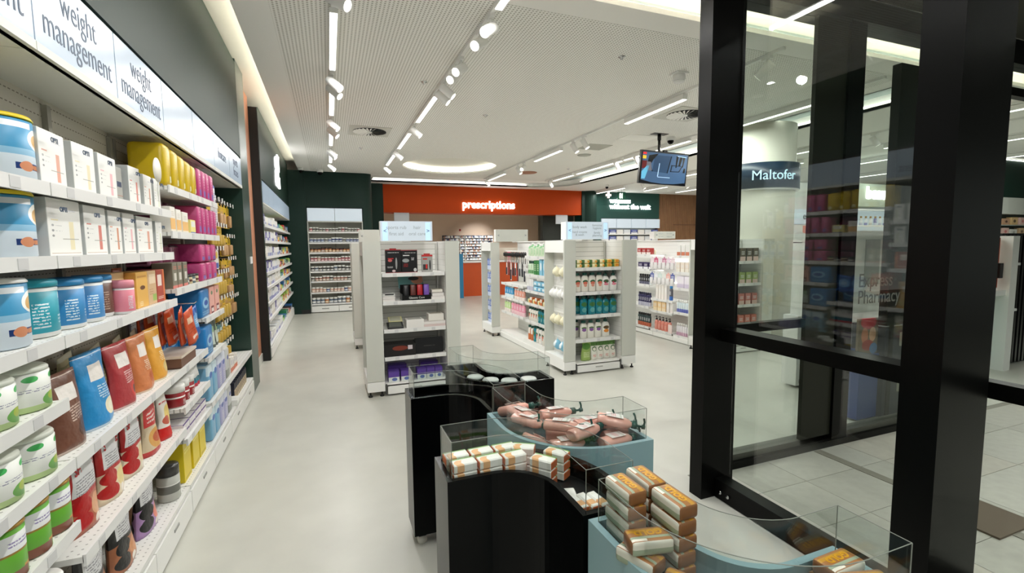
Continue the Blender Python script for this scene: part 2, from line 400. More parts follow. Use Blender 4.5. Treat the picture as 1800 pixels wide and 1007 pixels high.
def bar(x, y0, y1, zb, label, group, hang=.05):
    t = empty('linear_light', (x, (y0 + y1) / 2, zb)); tag(t, label, 'light', group); h = (y1 - y0) / 2
    MB().box(-.03, -h, .004, .03, h, H - .03 - zb if hang < .06 else .07).build('housing', WHITE, t)
    MB().box(-.026, -h + .006, -.002, .026, h - .006, .004).build('diffuser', LEDM, t)
    area('lamp', (0, 0, -.006), .05, 2 * h, BAR_W * 2 * h, t)
    return t
def spot(x, y, aim, label, group, zt=H - .03, power=1.0):
    """track spotlight; aim is the direction the lens points to"""
    t = empty('track_spotlight', (x, y, zt)); tag(t, label, 'light', group)
    obj('stem', SPS, t, (0, 0, -.085))
    d = Vector(aim).normalized(); q = d.to_track_quat('-Z', 'Y')
    hd = obj('head', SPH, t); hd.rotation_mode = 'QUATERNION'; hd.rotation_quaternion = q; hd.location = Vector((0, 0, -.10)) + d * .11
    ln = obj('lens', SPL, hd)
    l = bpy.data.lights.new('lamp', 'SPOT'); l.energy = SPOT_W * power; l.spot_size = math.radians(75); l.spot_blend = .8; l.shadow_soft_size = .04; l.color = WARM
    o = bpy.data.objects.new('lamp', l); COL.objects.link(o); o.parent = hd; o.location = (0, 0, -.01)
    return t
def track(x, y0, y1, bars, spots, where, zb=3.33, hang=.05):
    tk = tag(MB().box(x - .017, y0, H - .03, x + .017, y1, H).build('lighting_track', WHITE), 'long white lighting track over ' + where, 'lighting track')
    for i, (a, b) in enumerate(bars): bar(x, a, b, zb, ORD[i] + ' lit bar along the ceiling track over ' + where, 'linear lights on the tracks', hang)
    for i, (y, aim) in enumerate(spots): spot(x, y, aim, ORD[i] + ' white spotlight along the ceiling track over ' + where, 'spotlights on the tracks')
A1 = (.75, -.45, -.75); A2 = (-.7, -.6, -.6); A3 = (.75, -.3, -.7)
A_FILL = (.2, .85, -.5)  # aim of unseen spots added to brighten the gondola end bays
track(.105, -3, 10.9, [(-2.2, -1.0), (-.6, .6), (1.2, 2.4), (3.9, 5.12), (5.70, 6.84), (7.84, 8.84), (9.53, 10.6)],
      [(3.55, (.8, -.5, -.55)), (.9, A_FILL), (2.8, (.45, .75, -.5)), (5.3, A1), (5.55, A1), (7.05, A3), (7.5, A3), (9.1, A3), (9.3, A3), (10.75, A3)], 'the aisle beside the long wall shelving')  # second and third spots are unseen, added to light the gondola ends
track(1.24, -3, 10.9, [(-2.2, -1.0), (-.4, .8), (2.2, 3.44), (5.62, 6.84), (7.55, 8.76), (9.37, 10.6)],
      [(3.62, A2), (.9, A_FILL), (1.3, (.5, .75, -.45)), (1.8, (.05, .85, -.5)), (3.88, A2), (4.5, A2), (4.72, A2), (5.15, A3), (5.38, A3), (7.1, A3), (9.0, A3), (10.75, A3)], 'the glasses and trimmer gondola')  # second to fourth spots are unseen extras that brighten the gondola ends
A4 = (.35, -.35, -.8)
track(4.0, 3.32, 12.4, [(4.62, 5.82), (7.81, 8.99), (10.76, 12.0)], [(3.5, (-.25, .75, -.6)), (7.0, A4), (7.35, A4), (9.6, A2), (9.9, A4), (12.15, A4)], 'the bodycare gondola', 3.29, .1)
track(5.75, 3.5, 12.2, [(3.9, 6.1), (6.5, 8.4), (8.5, 10.4), (10.6, 11.7)], [(6.25, A4), (8.0, A4), (8.7, A4), (11.9, A4)], 'the aisle beyond the bodycare gondola', 3.31, .05)
track(8.5, 3.2, 15, [(3.4, 4.8), (6.0, 7.4), (9, 10.4), (12.4, 14.0)], [(5.3, A4), (8.2, A4), (11.5, A4)], 'the dark green wellness wall approach', 3.29, .1)
track(9.6, 3.2, 13, [(4.4, 5.8), (7.4, 8.8), (11.8, 12.9)], [(6.6, A4), (10.4, A4), (11.0, A4)], 'the wellness wall display', 3.29, .1)
track(10.95, 3.2, 13.4, [(3.4, 4.8), (6.0, 7.4), (11.9, 13.0)], [(5.3, A4), (8.2, A4), (11.4, A4)], 'the oak slatted wall', 3.29, .1)
track(13.2, 3.0, 13.4, [(3.3, 5.8), (7, 9), (10, 12)], [(6.3, A4)], 'the beauty area', 3.29, .1)
for i, (x, y) in enumerate([(3.2, 16.2), (4.6, 16.2), (6.2, 16.2), (7.4, 16.4), (2.2, 15.6)]):
    spot(x, y, (.1, .5, -.9), ORD[i] + ' spotlight over the dispensary behind the counter', 'dispensary spotlights', zt=3.12, power=8)
spot(5.9, 17.0, (-.1, .5, -.6), 'spotlight washing the pink dispensary wall', 'dispensary spotlights', zt=3.12, power=6)
struct('trim_dispensary_light', MB().box(3.5, 16.9, 3.12, 6.8, 17.0, 3.14), LEDM)

# unseen fill lights added in the lobby soffit to brighten its tiles
for i, (x, y) in enumerate(((3.4, .6), (4.9, .6), (3.4, -1.6), (6.6, .8), (5.2, -1.6))):
    t = empty('fill_light', (x, y, 3.358)); tag(t, ORD[i] + ' unseen added downlight in the dark lobby ceiling', 'light', 'added lobby fill lights')
    MB().lathe([(.05, -.004), (.07, -.004), (.07, .0), (.05, 0)], 20).build('bezel', WHITE, t); MB().lathe([(0, -.001), (.05, -.001), (.05, .0), (0, 0)], 20).build('lens', LENS, t)
    l = bpy.data.lights.new('lamp', 'SPOT'); l.energy = 170; l.spot_size = math.radians(120); l.spot_blend = .6; l.shadow_soft_size = .05; l.color = WARM
    o = bpy.data.objects.new('lamp', l); COL.objects.link(o); o.parent = t; o.location = (0, 0, -.012)
# ceiling fittings
def vent(x, y, label):
    t = empty('air_vent', (x, y, H)); tag(t, label, 'vent', 'swirl air vents')
    MB().box(-.31, -.31, -.012, .31, .31, 0).build('plate', mat('vent_plate', (206, 205, 196), .6), t)
    MB().lathe([(.02, -.016), (.25, -.016), (.25, -.012), (.02, -.012)], 32).build('dark_core', BLACKM, t)
    MB().lathe([(0, -.03), (.035, -.03), (.04, -.012)], 16).build('hub', CEIL, t)
    for k in range(24):
        a = 2 * PI * k / 24; ca, sa = math.cos(a), math.sin(a); w = .011
        MB().add([(ca * .04 - sa * w * .4, sa * .04 + ca * w * .4, -.018), (ca * .25 - sa * w * 1.6, sa * .25 + ca * w * 1.6, -.018),
                  (ca * .25 + sa * w * 1.2, sa * .25 - ca * w * 1.2, -.028), (ca * .04 + sa * w * .3, sa * .04 - ca * w * .3, -.022)], [(0, 1, 2, 3)]).build('blade', CEIL, t)
vent(.67, 7.85, 'square swirl air vent in the ceiling between the two long light tracks')
vent(4.72, 5.45, 'square swirl air vent in the ceiling in front of the monitor')
sd = empty('smoke_detector', (3.54, 4.19, H)); tag(sd, 'white smoke detector on the perforated ceiling', 'detector')
MB().box(-.07, -.07, -.02, .07, .07, 0).build('base', WHITE, sd); MB().lathe([(0, -.10), (.05, -.10), (.065, -.07), (.06, -.02)], 20).build('head', WHITE, sd)
MB().lathe([(.055, -.085), (.058, -.085), (.058, -.078), (.055, -.078)], 20).build('vent_ring', BLACKM, sd)
for i, (x, y, w) in enumerate([(2.71, 4.02, 'near the cove'), (2.1, 6.4, 'above the open floor'), (.62, 9.2, 'behind the swirl vent'), (5.4, 10.2, 'near the light trough'), (1.05, 5.35, 'between the two long tracks')]):
    tag(MB().lathe([(0, -.03), (.012, -.03), (.014, -.012), (.035, -.008), (.035, 0)], 14).build('sprinkler_head', CHROME, None, (x, y, H)), 'small chrome sprinkler head in the ceiling ' + w, 'sprinkler', 'ceiling sprinklers')
tag(MB().box(-.24, -.24, -.004, .24, .24, 0).build('access_hatch', mat('hatch_grey', (176, 176, 166), .7), None, (4.68, 7.8, H - .003)), 'square grey access hatch in the ceiling beside the spotlights', 'hatch')
tag(MB().lathe([(0, -.01), (.13, -.01), (.14, 0)], 28).build('ceiling_speaker', mat('speaker_grille', (170, 170, 162), .7), None, (4.89, 8.55, H - .003)), 'round grey ceiling speaker behind the access hatch', 'speaker')
tag(MB().lathe([(0, -.012), (.22, -.012), (.24, 0)], 28).build('diffuser_disc', mat('brown_disc', (168, 120, 96), .6), None, (4.7, 11.03, H - .003)), 'flat brownish round ceiling diffuser beyond the round recess', 'vent')
tag(MB().box(-.3, -.2, -.004, .3, .2, 0).build('access_hatch', CEIL, None, (5.0, 6.9, H - .003)), 'white access hatch in the ceiling close to the monitor bracket', 'hatch')
def dome(x, y, z, label, r=.07):
    t = empty('security_camera', (x, y, z)); tag(t, label, 'camera', 'dome cameras')
    MB().lathe([(r * .9, 0), (r, -.01), (r, -.05), (r * .8, -.06)], 20).build('housing', WHITE, t)
    MB().lathe([(r * .78, -.055), (r * .7, -.09), (r * .4, -.115), (0, -.125)], 20).build('dome_lens', BLK_GLOSS, t)
dome(5.50, 6.69, H, 'white dome security camera beside the monitor bracket')
dome(-.12, 12.1, H, 'small dome camera above the vitamin cabinet')
dome(-.52, 11.9, H, 'small dome camera in the dark green corner', .05)
dome(7.97, 3.5, H - .02, 'white dome camera seen through the shopfront transom', .11)
dome(8.0, 12.6, H, 'small dome camera in front of the wellness sign', .06)
ex = empty('exit_sign', (9.27, 13.7, 3.08)); tag(ex, 'small green running-man exit sign hanging before the wellness sign', 'sign')
MB().box(-.15, -.02, .0, .15, .02, .26).build('panel', mat('exit_green', (10, 92, 66), .4), ex); MB().box(-.09, -.025, .05, -.02, -.02, .21).box(.02, -.025, .04, .03, -.02, .22).build('pictogram', SIGNW, ex); MB().box(-.01, -.01, .26, .01, .01, .32).build('rod', WHITE, ex)

# monitor
tvr = empty('ceiling_monitor', (5.208, 6.503, 2.834)); tag(tvr, 'small black monitor on a ceiling pole showing a blue security picture', 'monitor')
psi, tau, rol = -.076, .113, -.037
r_ = Vector((math.cos(psi), math.sin(psi), 0)); n_ = Vector((math.sin(psi), -math.cos(psi), 0)); u2 = Vector((0, 0, 1)) * math.cos(tau) + n_ * math.sin(tau); n2 = r_.cross(u2)
r2 = r_ * math.cos(rol) + u2 * math.sin(rol); u3 = u2 * math.cos(rol) - r_ * math.sin(rol)
R3 = Matrix((r2, -n2, u3)).transposed()      # local x right, -y front, z up
scr = empty('screen_head', (0, 0, 0)); scr.parent = tvr; scr.rotation_euler = R3.to_euler()
MB().box(-.45, -.02, -.264, .45, .03, .264).build('casing', BLACK, scr)
def quad(parent, x0, z0, x1, z1, m, y=-.022, poly=None):
    pts = poly or [(x0, z0), (x1, z0), (x1, z1), (x0, z1)]
    return MB().add([(p[0], y, p[1]) for p in pts], [tuple(range(len(pts)))]).build('screen_image', m, parent)
E_ = lambda n, c, s=.9: emis(n, c, s)
mbs = MB(); mats_ = [E_('scr_floor', (58, 84, 114), .7), E_('scr_mid', (38, 62, 88), .7), E_('scr_dark', (6, 8, 12), .5), E_('scr_red', (90, 24, 24), .7), E_('scr_cyan', (90, 160, 190), .8), E_('scr_grey', (96, 96, 104), .7), E_('scr_yellow', (220, 170, 40), .9), E_('scr_light', (150, 180, 205), .9), E_('scr_redlogo', (200, 40, 40), .9)]
def sq(mi, pts, y):
    mbs.add([(p[0] * .43, y, p[1] * .25) for p in pts], [tuple(range(len(pts)))], mi)
sq(0, [(-1, -.8), (-.5, -.95), (0, -1), (.5, -.97), (1, -.85), (1, .95), (-1, .95)], -.0205)
sq(2, [(-1, .95), (-1, -1), (-.97, -1), (-.97, .95)], -.0207); sq(1, [(-.5, -.25), (.18, -.3), (.3, .8), (-.45, .8)], -.021)
sq(2, [(-.6, .2), (-.48, -.25), (-.52, -.25), (-.75, .2), (-.7, .75), (-.3, .9), (-.5, .5)], -.0213); sq(2, [(.14, -.3), (.18, -.3), (.3, .8), (.26, .8)], -.0213)
sq(2, [(.5, .1), (.55, .1), (.6, .8), (.5, .85)], -.0213); sq(2, [(.62, .2), (.7, .2), (.78, .8), (.66, .85)], -.0213); sq(2, [(.8, .1), (.84, .2), (.9, .8), (.8, .8)], -.0213)
sq(2, [(.28, -.2), (.7, -.17), (.7, -.13), (.28, -.16)], -.0213); sq(2, [(.3, .2), (.75, .2), (.75, .24), (.3, .24)], -.0213); sq(2, [(.28, -.2), (.32, -.2), (.36, .22), (.32, .22)], -.0213); sq(2, [(.66, -.15), (.7, -.15), (.84, .3), (.8, .3)], -.0213)
sq(3, [(-.97, -.1), (-.8, -.05), (-.75, .4), (-.97, .4)], -.0214); sq(4, [(-.95, -.75), (-.8, -.75), (-.65, .1), (-.75, .1), (-.97, -.3)], -.0215); sq(5, [(-.75, -.2), (-.52, -.2), (-.6, .35), (-.78, .35)], -.0215)
sq(8, [(-.97, .8), (-.82, .8), (-.82, .93), (-.97, .93)], -.0217); sq(6, [(-.97, .52), (-.82, .52), (-.82, .72), (-.97, .72)], -.0217)
sq(7, [(-.25, -.6), (.3, -.6), (.3, -.56), (-.25, -.56)], -.0217); sq(7, [(-.27, -.55), (-.23, -.55), (-.2, .3), (-.23, .3)], -.0217); sq(7, [(.55, .82), (.95, .78), (.95, .82), (.55, .86)], -.0217)
sq(2, [(-1, -1), (1, -1), (1, -.85), (.5, -.97), (0, -1), (-.5, -.95), (-1, -.8)], -.0212); sq(2, [(.85, -.2), (.95, -.2), (.95, .1), (.88, .1)], -.0214)
mbs.build('screen', mats_, scr)
MB().box(-.03, -.02, .26, .03, .03, .29).build('bracket_head', BLACK, scr)
MB().lathe([(.022, .15), (.022, .5)], 12).box(-.05, -.04, .16, .05, .02, .2).build('pole', BLACK, tvr, (-.05, .05, 0)); MB().lathe([(.03, .46), (.03, .566)], 12).box(-.14, -.06, .556, .14, .06, .566).build('ceiling_plate', BLACK, tvr, (-.05, .05, 0))

# ================================================================== PRODUCT KINDS (mesh data shared by every copy)
class Proto:
    def __init__(s, name, me, kids=()): s.name, s.me, s.kids = name, me, kids   # kids: (name, mesh, loc[, rot])
_seen = {}
def put(p, x, y, z, rz, label, cat, group=None, rot=None, sc=None):
    o = obj(p.name, p.me, None, (x, y, z + .0012), rot or (0, 0, rz))
    if sc: o.scale = sc
    if label in _seen: print('DUP LABEL', label)
    _seen[label] = 1
    tag(o, label, cat, group)
    for k in p.kids: obj(k[0], k[1], o, k[2], k[3] if len(k) > 3 else (0, 0, 0))
    return o
_pc = {}
def carton(w, d, h, m, kids=(), name='carton'):
    k = ('c', w, d, h, m.name, name)
    if k not in _pc: _pc[k] = Proto(name, rbox(w, d, h, .0018, 1).mesh(name, m), kids)
    return _pc[k]
def jar(r, h, body, lid, lh=.3, name='jar', pw=2.0, lidr=1.02, sx=1, sy=1, seg=18):
    k = ('j', r, h, body.name, lid.name, lh, name, sx, sy)
    if k not in _pc:
        b = MB().lathe([(r * .9, 0), (r, h * .03), (r, h * (1 - lh) - .004), (r * .88, h * (1 - lh)), (r * .88, h * (1 - lh) + .003)], seg, sx, sy).mesh(name, body)
        l = MB().lathe([(r * lidr, h * (1 - lh)), (r * lidr, h * .96), (r * lidr * .94, h), (0, h)], seg, sx, sy).mesh('lid', lid)
        _pc[k] = Proto(name, b, [('lid', l, (0, 0, 0))])
    return _pc[k]
def bottle(w, d, h, body, cap, caph=.14, neck=.3, shoulder=.72, name='bottle', waist=1.0, capw=None, label=None):
    k = ('b', w, d, h, body.name, cap.name, caph, neck, shoulder, name, waist, label.name if label else '')
    if k not in _pc:
        r = w / 2; bh = h * (1 - caph)
        b = MB().lathe([(r * .86, 0), (r, bh * .04), (r * waist, bh * .35), (r, bh * shoulder), (r * .8, bh * (shoulder + .7 * (1 - shoulder))), (r * neck, bh * .985), (r * neck, bh)], 16, 1, d / w).mesh(name, body)
        c = (capw or neck * 1.15) * r
        l = MB().lathe([(c, bh), (c, h * .985), (c * .85, h), (0, h)], 14).mesh('cap', cap)
        kids = [('cap', l, (0, 0, 0))]
        if label: kids.append(('label', MB().lathe([(r * waist * 1.012, bh * .16), (r * waist * 1.012, bh * .6)], 16, 1, d / w).mesh('label', label), (0, 0, 0)))
        _pc[k] = Proto(name, b, kids)
    return _pc[k]
def pump_bottle(w, d, h, body, pump, label=None, name='pump_bottle'):
    k = ('p', w, d, h, body.name, pump.name, label.name if label else '')
    if k not in _pc:
        r = w / 2; bh = h * .74
        b = MB().lathe([(r * .85, 0), (r, bh * .05), (r, bh * .7), (r * .8, bh * .88), (r * .36, bh * .98), (r * .34, bh)], 18, 1, d / w).mesh(name, body)
        pm = MB().lathe([(r * .4, bh - .004), (r * .42, bh + h * .08), (r * .2, bh + h * .1), (r * .13, bh + h * .12), (r * .13, h * .94)], 14)
        pm.lathe([(0, h * .93), (r * .27, h * .93), (r * .24, h), (0, h)], 12).tube([(0, 0, h * .97), (0, -r * .6, h * .975), (0, -r * 1.0, h * .95)], r * .12, 8)
        kids = [('pump', pm.mesh('pump', pump), (0, 0, 0))]
        if label: kids.append(('label', MB().lathe([(r * 1.01, bh * .14), (r * 1.01, bh * .62)], 18, 1, d / w).mesh('label', label), (0, 0, 0)))
        _pc[k] = Proto(name, b, kids)
    return _pc[k]
def pouch(w, d, h, m, name='pouch', lean=.0, top=1.0, waist=.86, kids=(), seed=1):
    """stand-up pouch: gusseted base, flat sealed top, pinched waist"""
    k = ('q', w, d, h, m.name, name, lean, top, waist, seed)
    if k not in _pc:
        rnd = random.Random(seed); nu, nv = 12, 14; vs = []; fs = []
        ph = rnd.random() * 6
        for side in (-1, 1):
            for j in range(nv + 1):
                v = j / nv
                th = d / 2 * (1 - v) ** .55 * (1.0 if v > .04 else .9)
                ww = w * (1 - (1 - waist) * math.sin(PI * min(1, v * 1.05)) ** 2) * (1 + (top - 1) * v)
                for i in range(nu + 1):
                    u = i / nu; s_ = max(0, math.sin(PI * u)) ** .6
                    wr = .0035 * math.sin(u * 9 + ph + v * 7) * s_ * (1 if v < .93 else 0)
                    vs.append(((u - .5) * ww + .006 * math.sin(v * 5 + ph), side * (th * s_ + .0015) + wr - lean * v * v, v * h))
        n1 = (nu + 1) * (nv + 1)
        for s_ in (0, 1):
            for j in range(nv):
                for i in range(nu):
                    a = s_ * n1 + j * (nu + 1) + i; f = (a, a + 1, a + nu + 2, a + nu + 1)
                    fs.append(f if s_ == 0 else tuple(reversed(f)))
        for j in range(nv):
            a = j * (nu + 1); fs.append((a, a + nu + 1, n1 + a + nu + 1, n1 + a)); a += nu; fs.append((a, n1 + a, n1 + a + nu + 1, a + nu + 1))
        for i in range(nu):
            fs.append((i, n1 + i, n1 + i + 1, i + 1)); a = nv * (nu + 1) + i; fs.append((a, a + 1, n1 + a + 1, n1 + a))
        mb = MB().add(vs, fs, 0, True); _pc[k] = Proto(name, mb.mesh(name, m), kids)
    return _pc[k]
def hangpack(w, h, card, blister=None, d=.025, name='hanging_pack', bh=.55, euro=True):
    """carded pack with its hang tab at the origin, hanging down"""
    k = ('h', w, h, card.name, blister.name if blister else '', d, name)
    if k not in _pc:
        mb = MB().box(-w / 2, -.001, -h, w / 2, .001, -.012).box(-w * .16, -.001, -.012, w * .16, .001, .012)
        kids = []
        if blister:
            b = rbox(w * .78, d, h * bh, min(.008, d * .35), 2).mesh('blister', blister); kids = [('blister', b, (0, -d / 2, -h * .95))]
        _pc[k] = Proto(name, mb.mesh(name, card), kids)
    return _pc[k]

# ================================================================== SHELF FURNITURE
def shelf(parent, y0, y1, z, xf, xb, ticks=(), side=1, strip_h=.042, lip=True):
    """shelf of a run along y; side=+1 faces +x"""
    a, b = min(xf - side * .004, xb), max(xf - side * .004, xb)
    s_ = MB().box(a, y0 + .004, z - .022, b, y1 - .004, z).build('shelf', DECK if lip else WHITE, parent)
    x0, x1 = sorted((xf - side * .006, xf + side * .004))
    MB().box(x0, y0 + .004, z - strip_h + .006, x1, y1 - .004, z + .006).build('price_strip', OFFW, s_)
    xa, xb2 = sorted((xf + side * .004, xf + side * .0055))
    for y in ticks: MB().box(xa, y, z - strip_h + .010, xb2, y + .05, z + .001).build('price_ticket', TICK, s_)
    return s_
def shelf_x(parent, x0, x1, z, yf, yb, ticks=(), strip_h=.042):
    s_ = MB().box(x0 + .003, yf + .004, z - .022, x1 - .003, yb, z).build('shelf', WHITE, parent)
    MB().box(x0 + .003, yf - .004, z - strip_h + .006, x1 - .003, yf + .006, z + .006).build('price_strip', OFFW, s_)
    for x in ticks: MB().box(x, yf - .0055, z - strip_h + .010, x + .04, yf - .004, z + .001).build('price_ticket', TICK, s_)
    return s_
XF, XB = -.83, -1.09
def wall_unit(y0, y1, label, shelves, back, ups, header=(2.225, 2.545), panels=(), base=True, xf=XF, xb=XB, texts=None, tk=True, group=None, colour=None):
    u = empty('shelving_unit', (0, 0, 0)); tag(u, label, 'shelving', group)
    y0 += .002; y1 -= .002
    MB().box(xb - .02, y0, 0, xb, y1, 2.5).build('back_panel', back, u)
    for y in ups: MB().box(xb, max(y0, y - .015), .05, xb + .02, min(y1, y + .015), 2.2).build('upright', mat('upright_grey', (150, 148, 138), .5), u)
    for s_ in shelves:
        z, a, b = s_[0], s_[1], s_[2]
        n = max(1, round((b - a) / .31)) if tk else 0
        shelf(u, a, b, z, s_[3] if len(s_) > 3 else xf, xb, [a + .1 + (b - a) * k / n for k in range(n)] if n else [])
    if base:
        MB().box(xb, y0 + .003, .165, xf, y1 - .003, .19).build('base_deck', DECK, u)
        n = round((y1 - y0) / .625)
        for k in range(n):
            a = y0 + (y1 - y0) * k / n; b = y0 + (y1 - y0) * (k + 1) / n
            d = MB().box(xf - .03, a + .004, .02, xf + .005, b - .004, .155).build('base_drawer', WHITE, u)
            MB().box(xf + .005, (a + b) / 2 - .04, .10, xf + .009, (a + b) / 2 + .04, .115).build('handle', mat('handle_grey', (150, 150, 146), .4), d)
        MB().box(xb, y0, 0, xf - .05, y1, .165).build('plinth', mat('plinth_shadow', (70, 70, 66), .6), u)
    hz0, hz1 = header
    MB().box(xb, y0, hz0, xf - .012, y1, hz0 + .012).build('canopy_underside', WHITE2, u)
    for i, (a, b) in enumerate(panels):
        p = MB().box(xf - .03, a + .004, hz0 + .03, xf, b - .004, hz1 - .015).build('header_panel', LBOX, u)
        if texts and texts[i]:
            lines = texts[i].split('\n')
            letter(texts[i], .128 if len(lines) > 1 and len(lines[1]) > 8 else .12, NAVYT, p, (xf + .001, (a + b) / 2, (hz0 + hz1) / 2 + .008), '+x', sx=.80, bold=-.0008, extrude=.0004)
    MB().box(xf - .03, y0, hz0, xf + .003, y1, hz0 + .028).build('header_rail', WHITE2, u)
    return u
BEIGE = PEGW
T = [1.345, 1.97, 2.595, 3.22, 3.85, 4.47, 5.11, 5.75]
wall_unit(.72, 1.97, 'white weight-management shelving bay at the near end of the long wall', [(1.81, .72, 1.97), (1.575, .72, 1.97), (1.31, .72, 1.97), (1.105, .72, 1.965), (.68, .72, 1.965), (.42, .72, 1.90)], BEIGE, (.73, 1.345),
          panels=[(.72, 1.345), (1.345, 1.97)], texts=['weight\nmanagement', 'weight\nmanagement'])
wall_unit(1.97, 3.22, 'white weight-management shelving bay with shake pouches and white diet boxes', [(1.81, 1.97, 3.22), (1.575, 1.97, 3.22), (1.31, 1.97, 3.22), (.545, 1.97, 3.22)], BEIGE, (1.98, 2.595, 3.21),
          panels=[(1.97, 2.595), (2.595, 3.22)], texts=['weight\nmanagement', 'weight\nmanagement'])
wall_unit(3.22, 4.47, 'white shelving bay with yellow packs on its top shelf', [(1.955, 3.22, 3.85), (1.955, 3.85, 4.47), (1.695, 3.22, 3.85), (1.695, 3.85, 4.47), (1.365, 3.22, 4.47), (1.105, 3.85, 4.47), (.66, 3.22, 3.85), (.82, 3.85, 4.47), (.47, 3.22, 3.85), (.49, 3.86, 4.468)], BEIGE, (3.25, 3.85, 4.45),
          panels=[(3.22, 3.85), (3.85, 4.47)])
wall_unit(4.47, 5.75, 'black pegboard bay with carded supports under the sports braces header', [(.49, 4.475, 5.745)], BLACKM, (), panels=[(4.47, 5.11), (5.11, 5.75)], texts=['footcare', 'sports\nbraces'], tk=False)
long_ = empty('long_shelf', (0, 0, 0)); tag(long_, 'long white pouch shelf running across the diet shelving bays at waist height', 'shelf')
XL = XB + .024
shelf(long_, .72, 1.97, .895, XF, XL, [.9, 1.2, 1.55, 1.8]); shelf(long_, 1.97, 3.85, .895, XF, XL, [2.1, 2.4, 2.7, 3.0, 3.3, 3.6])
# ------------------------------------------------------------------ left wall goods
R90 = PI / 2
W_ = (236, 236, 232)
def pos_run(p, ys, z, desc, where, cat, group, x=-.865, d=.08, behind=0, bdesc=None, jitter=.0, rz=0):
    n = len(ys)
    for i, y in enumerate(ys):
        lab = desc if n == 1 else ORD[i] + ' ' + desc + ', counting along ' + where
        if n == 1: lab = desc + ' on ' + where
        put(p if not isinstance(p, (list, tuple)) else p[i % len(p)], x - d / 2, y, z, R90 + rz + random.uniform(-jitter, jitter), lab, cat, group)
PIE = pack('canister_blue', (62, 150, 196), [(0, 1, .0, .42, (214, 226, 236)), (0, 1, .42, .52, (140, 190, 220)), (.42, .98, .52, .86, (240, 238, 228), 'e'), (.5, .92, .56, .78, (206, 164, 96), 'e'), (.2, .9, .2, .30, (30, 60, 120)), (.25, .5, .17, .33, (226, 150, 110), 'e'), (.5, .95, .21, .28, (222, 140, 90)), (.05, .5, .84, .93, (236, 240, 244))], .4)
YEL = mat('yellow_lid', (232, 206, 30), .4); GOLDL = mat('gold_lid', (184, 142, 62), .35, .3); WL = mat('white_lid', (238, 238, 234), .4)
canY = jar(.088, .205, PIE, YEL, .06, 'canister', seg=28); canW = jar(.088, .205, PIE, WL, .06, 'canister', seg=28)
put(canY, -.95, 1.965, 1.81, R90, 'blue dessert-shake canister with a yellow lid on the top shelf', 'canister', None)
put(canY, -.95, 1.93, 1.575, R90, 'blue dessert-shake canister with a yellow lid on the second shelf', 'canister', None)
put(canW, -.94, 1.83, 1.31, R90, 'blue dessert-shake canister with a white lid beside the teal tub', 'canister', None)
put(jar(.088, .205, PIE, YEL, .06, 'canister', seg=28), -.96, 1.665, 1.575, R90, 'yellow-lidded blue canister half out of sight at the near end of its shelf', 'canister', None)
def diet(name, bar_c, base=(238, 238, 234)):
    return pack(name, base, [(.5, .85, .8, .86, (206, 208, 214), 'l', 1), (.1, .3, .62, .645, bar_c), (.1, .17, .52, .56, (170, 172, 172), 'e'), (.1, .17, .43, .47, (150, 152, 152), 'e'), (.1, .17, .34, .38, (150, 152, 152), 'e'), (.2, .4, .53, .55, (196, 198, 198), 'l', 1), (.2, .4, .44, .46, (196, 198, 198), 'l', 1), (.62, .76, .12, .62, bar_c), (.4, .9, .30, .315, (170, 168, 160)), (.05, .95, .05, .07, (208, 196, 186)), (-1, .004, -1, 2, (186, 190, 190))], .4)
DB = [diet('diet_box_peach', (222, 164, 142)), diet('diet_box_cream', (232, 222, 186)), diet('diet_box_pink', (236, 184, 190)), diet('diet_box_rust', (214, 150, 120)), diet('diet_box_red', (216, 132, 120)), diet('diet_box_green', (214, 222, 190))]
GRYSIDE = pack('box_side_blue_grey', (120, 140, 160), [(0, 1, .9, 1, (60, 76, 96)), (0, 1, 0, .05, (190, 160, 130))], .5)
OPT = text_mesh('OPTI', .022, NAVYT, .0006, 'LEFT', 1.0, 1.0, .001)
def dietbox(i, w, d, h): return carton(w, .07, h, DB[i], [('lettering', OPT, (-w * .4, -d / 2 - .0012, h * .80), (PI / 2, 0, 0))], 'diet_box')
g = 'white meal replacement boxes'
for j, (ya, yb, i, h) in enumerate([(2.01, 2.20, 0, .19), (2.245, 2.42, 1, .19), (2.44, 2.64, 2, .185), (2.77, 2.91, 4, .185), (2.95, 3.09, 3, .17), (3.115, 3.215, 5, .17)]):
    put(dietbox(i, round(yb - ya - .012, 3), .12, h), -.905, (ya + yb) / 2, 1.81, R90 + .03 * (-1) ** j, ORD[j] + ' white diet box counting along the top shelf, thin coloured bar on its front', 'box', g)
put(carton(.12, .1, .17, GRYSIDE), -1.03, 2.08, 1.81, R90, 'blue-grey sided box tucked behind the top shelf canister', 'box', g)
put(carton(.1, .14, .165, pack('box_side_grey', (166, 166, 160), [(.4, .9, .45, .6, (50, 64, 92)), (.0, 1, .2, .22, (170, 120, 100))], .5)), -.96, 2.7, 1.81, R90, 'grey-sided box with a small navy square on the top shelf', 'box', g)
for j, (ya, yb, i, h) in enumerate([(2.03, 2.265, 1, .20), (2.285, 2.485, 4, .195), (2.5, 2.64, 3, .19), (2.655, 2.8, 2, .19), (2.82, 3.05, 0, .185), (3.09, 3.20, 5, .175)]):
    put(dietbox(i, round(yb - ya - .01, 3), .12, h), -.905, (ya + yb) / 2, 1.575, R90, ORD[j] + ' white diet box counting along the second shelf, product bar printed on its front', 'box', g)
EST = pack('box_side_tan', (176, 180, 176), [(.0, .5, .8, .92, (120, 160, 190), 'l', 1), (.1, .5, 0, .6, (196, 164, 128)), (.55, .9, .5, .62, (40, 50, 80)), (0, 1, .32, .34, (180, 130, 110))], .5)
put(carton(.07, .10, .20, EST), -1.0, 2.05, 1.575, R90 - .15, 'tan and grey sided diet box between the blue canister and the white boxes', 'box', g)
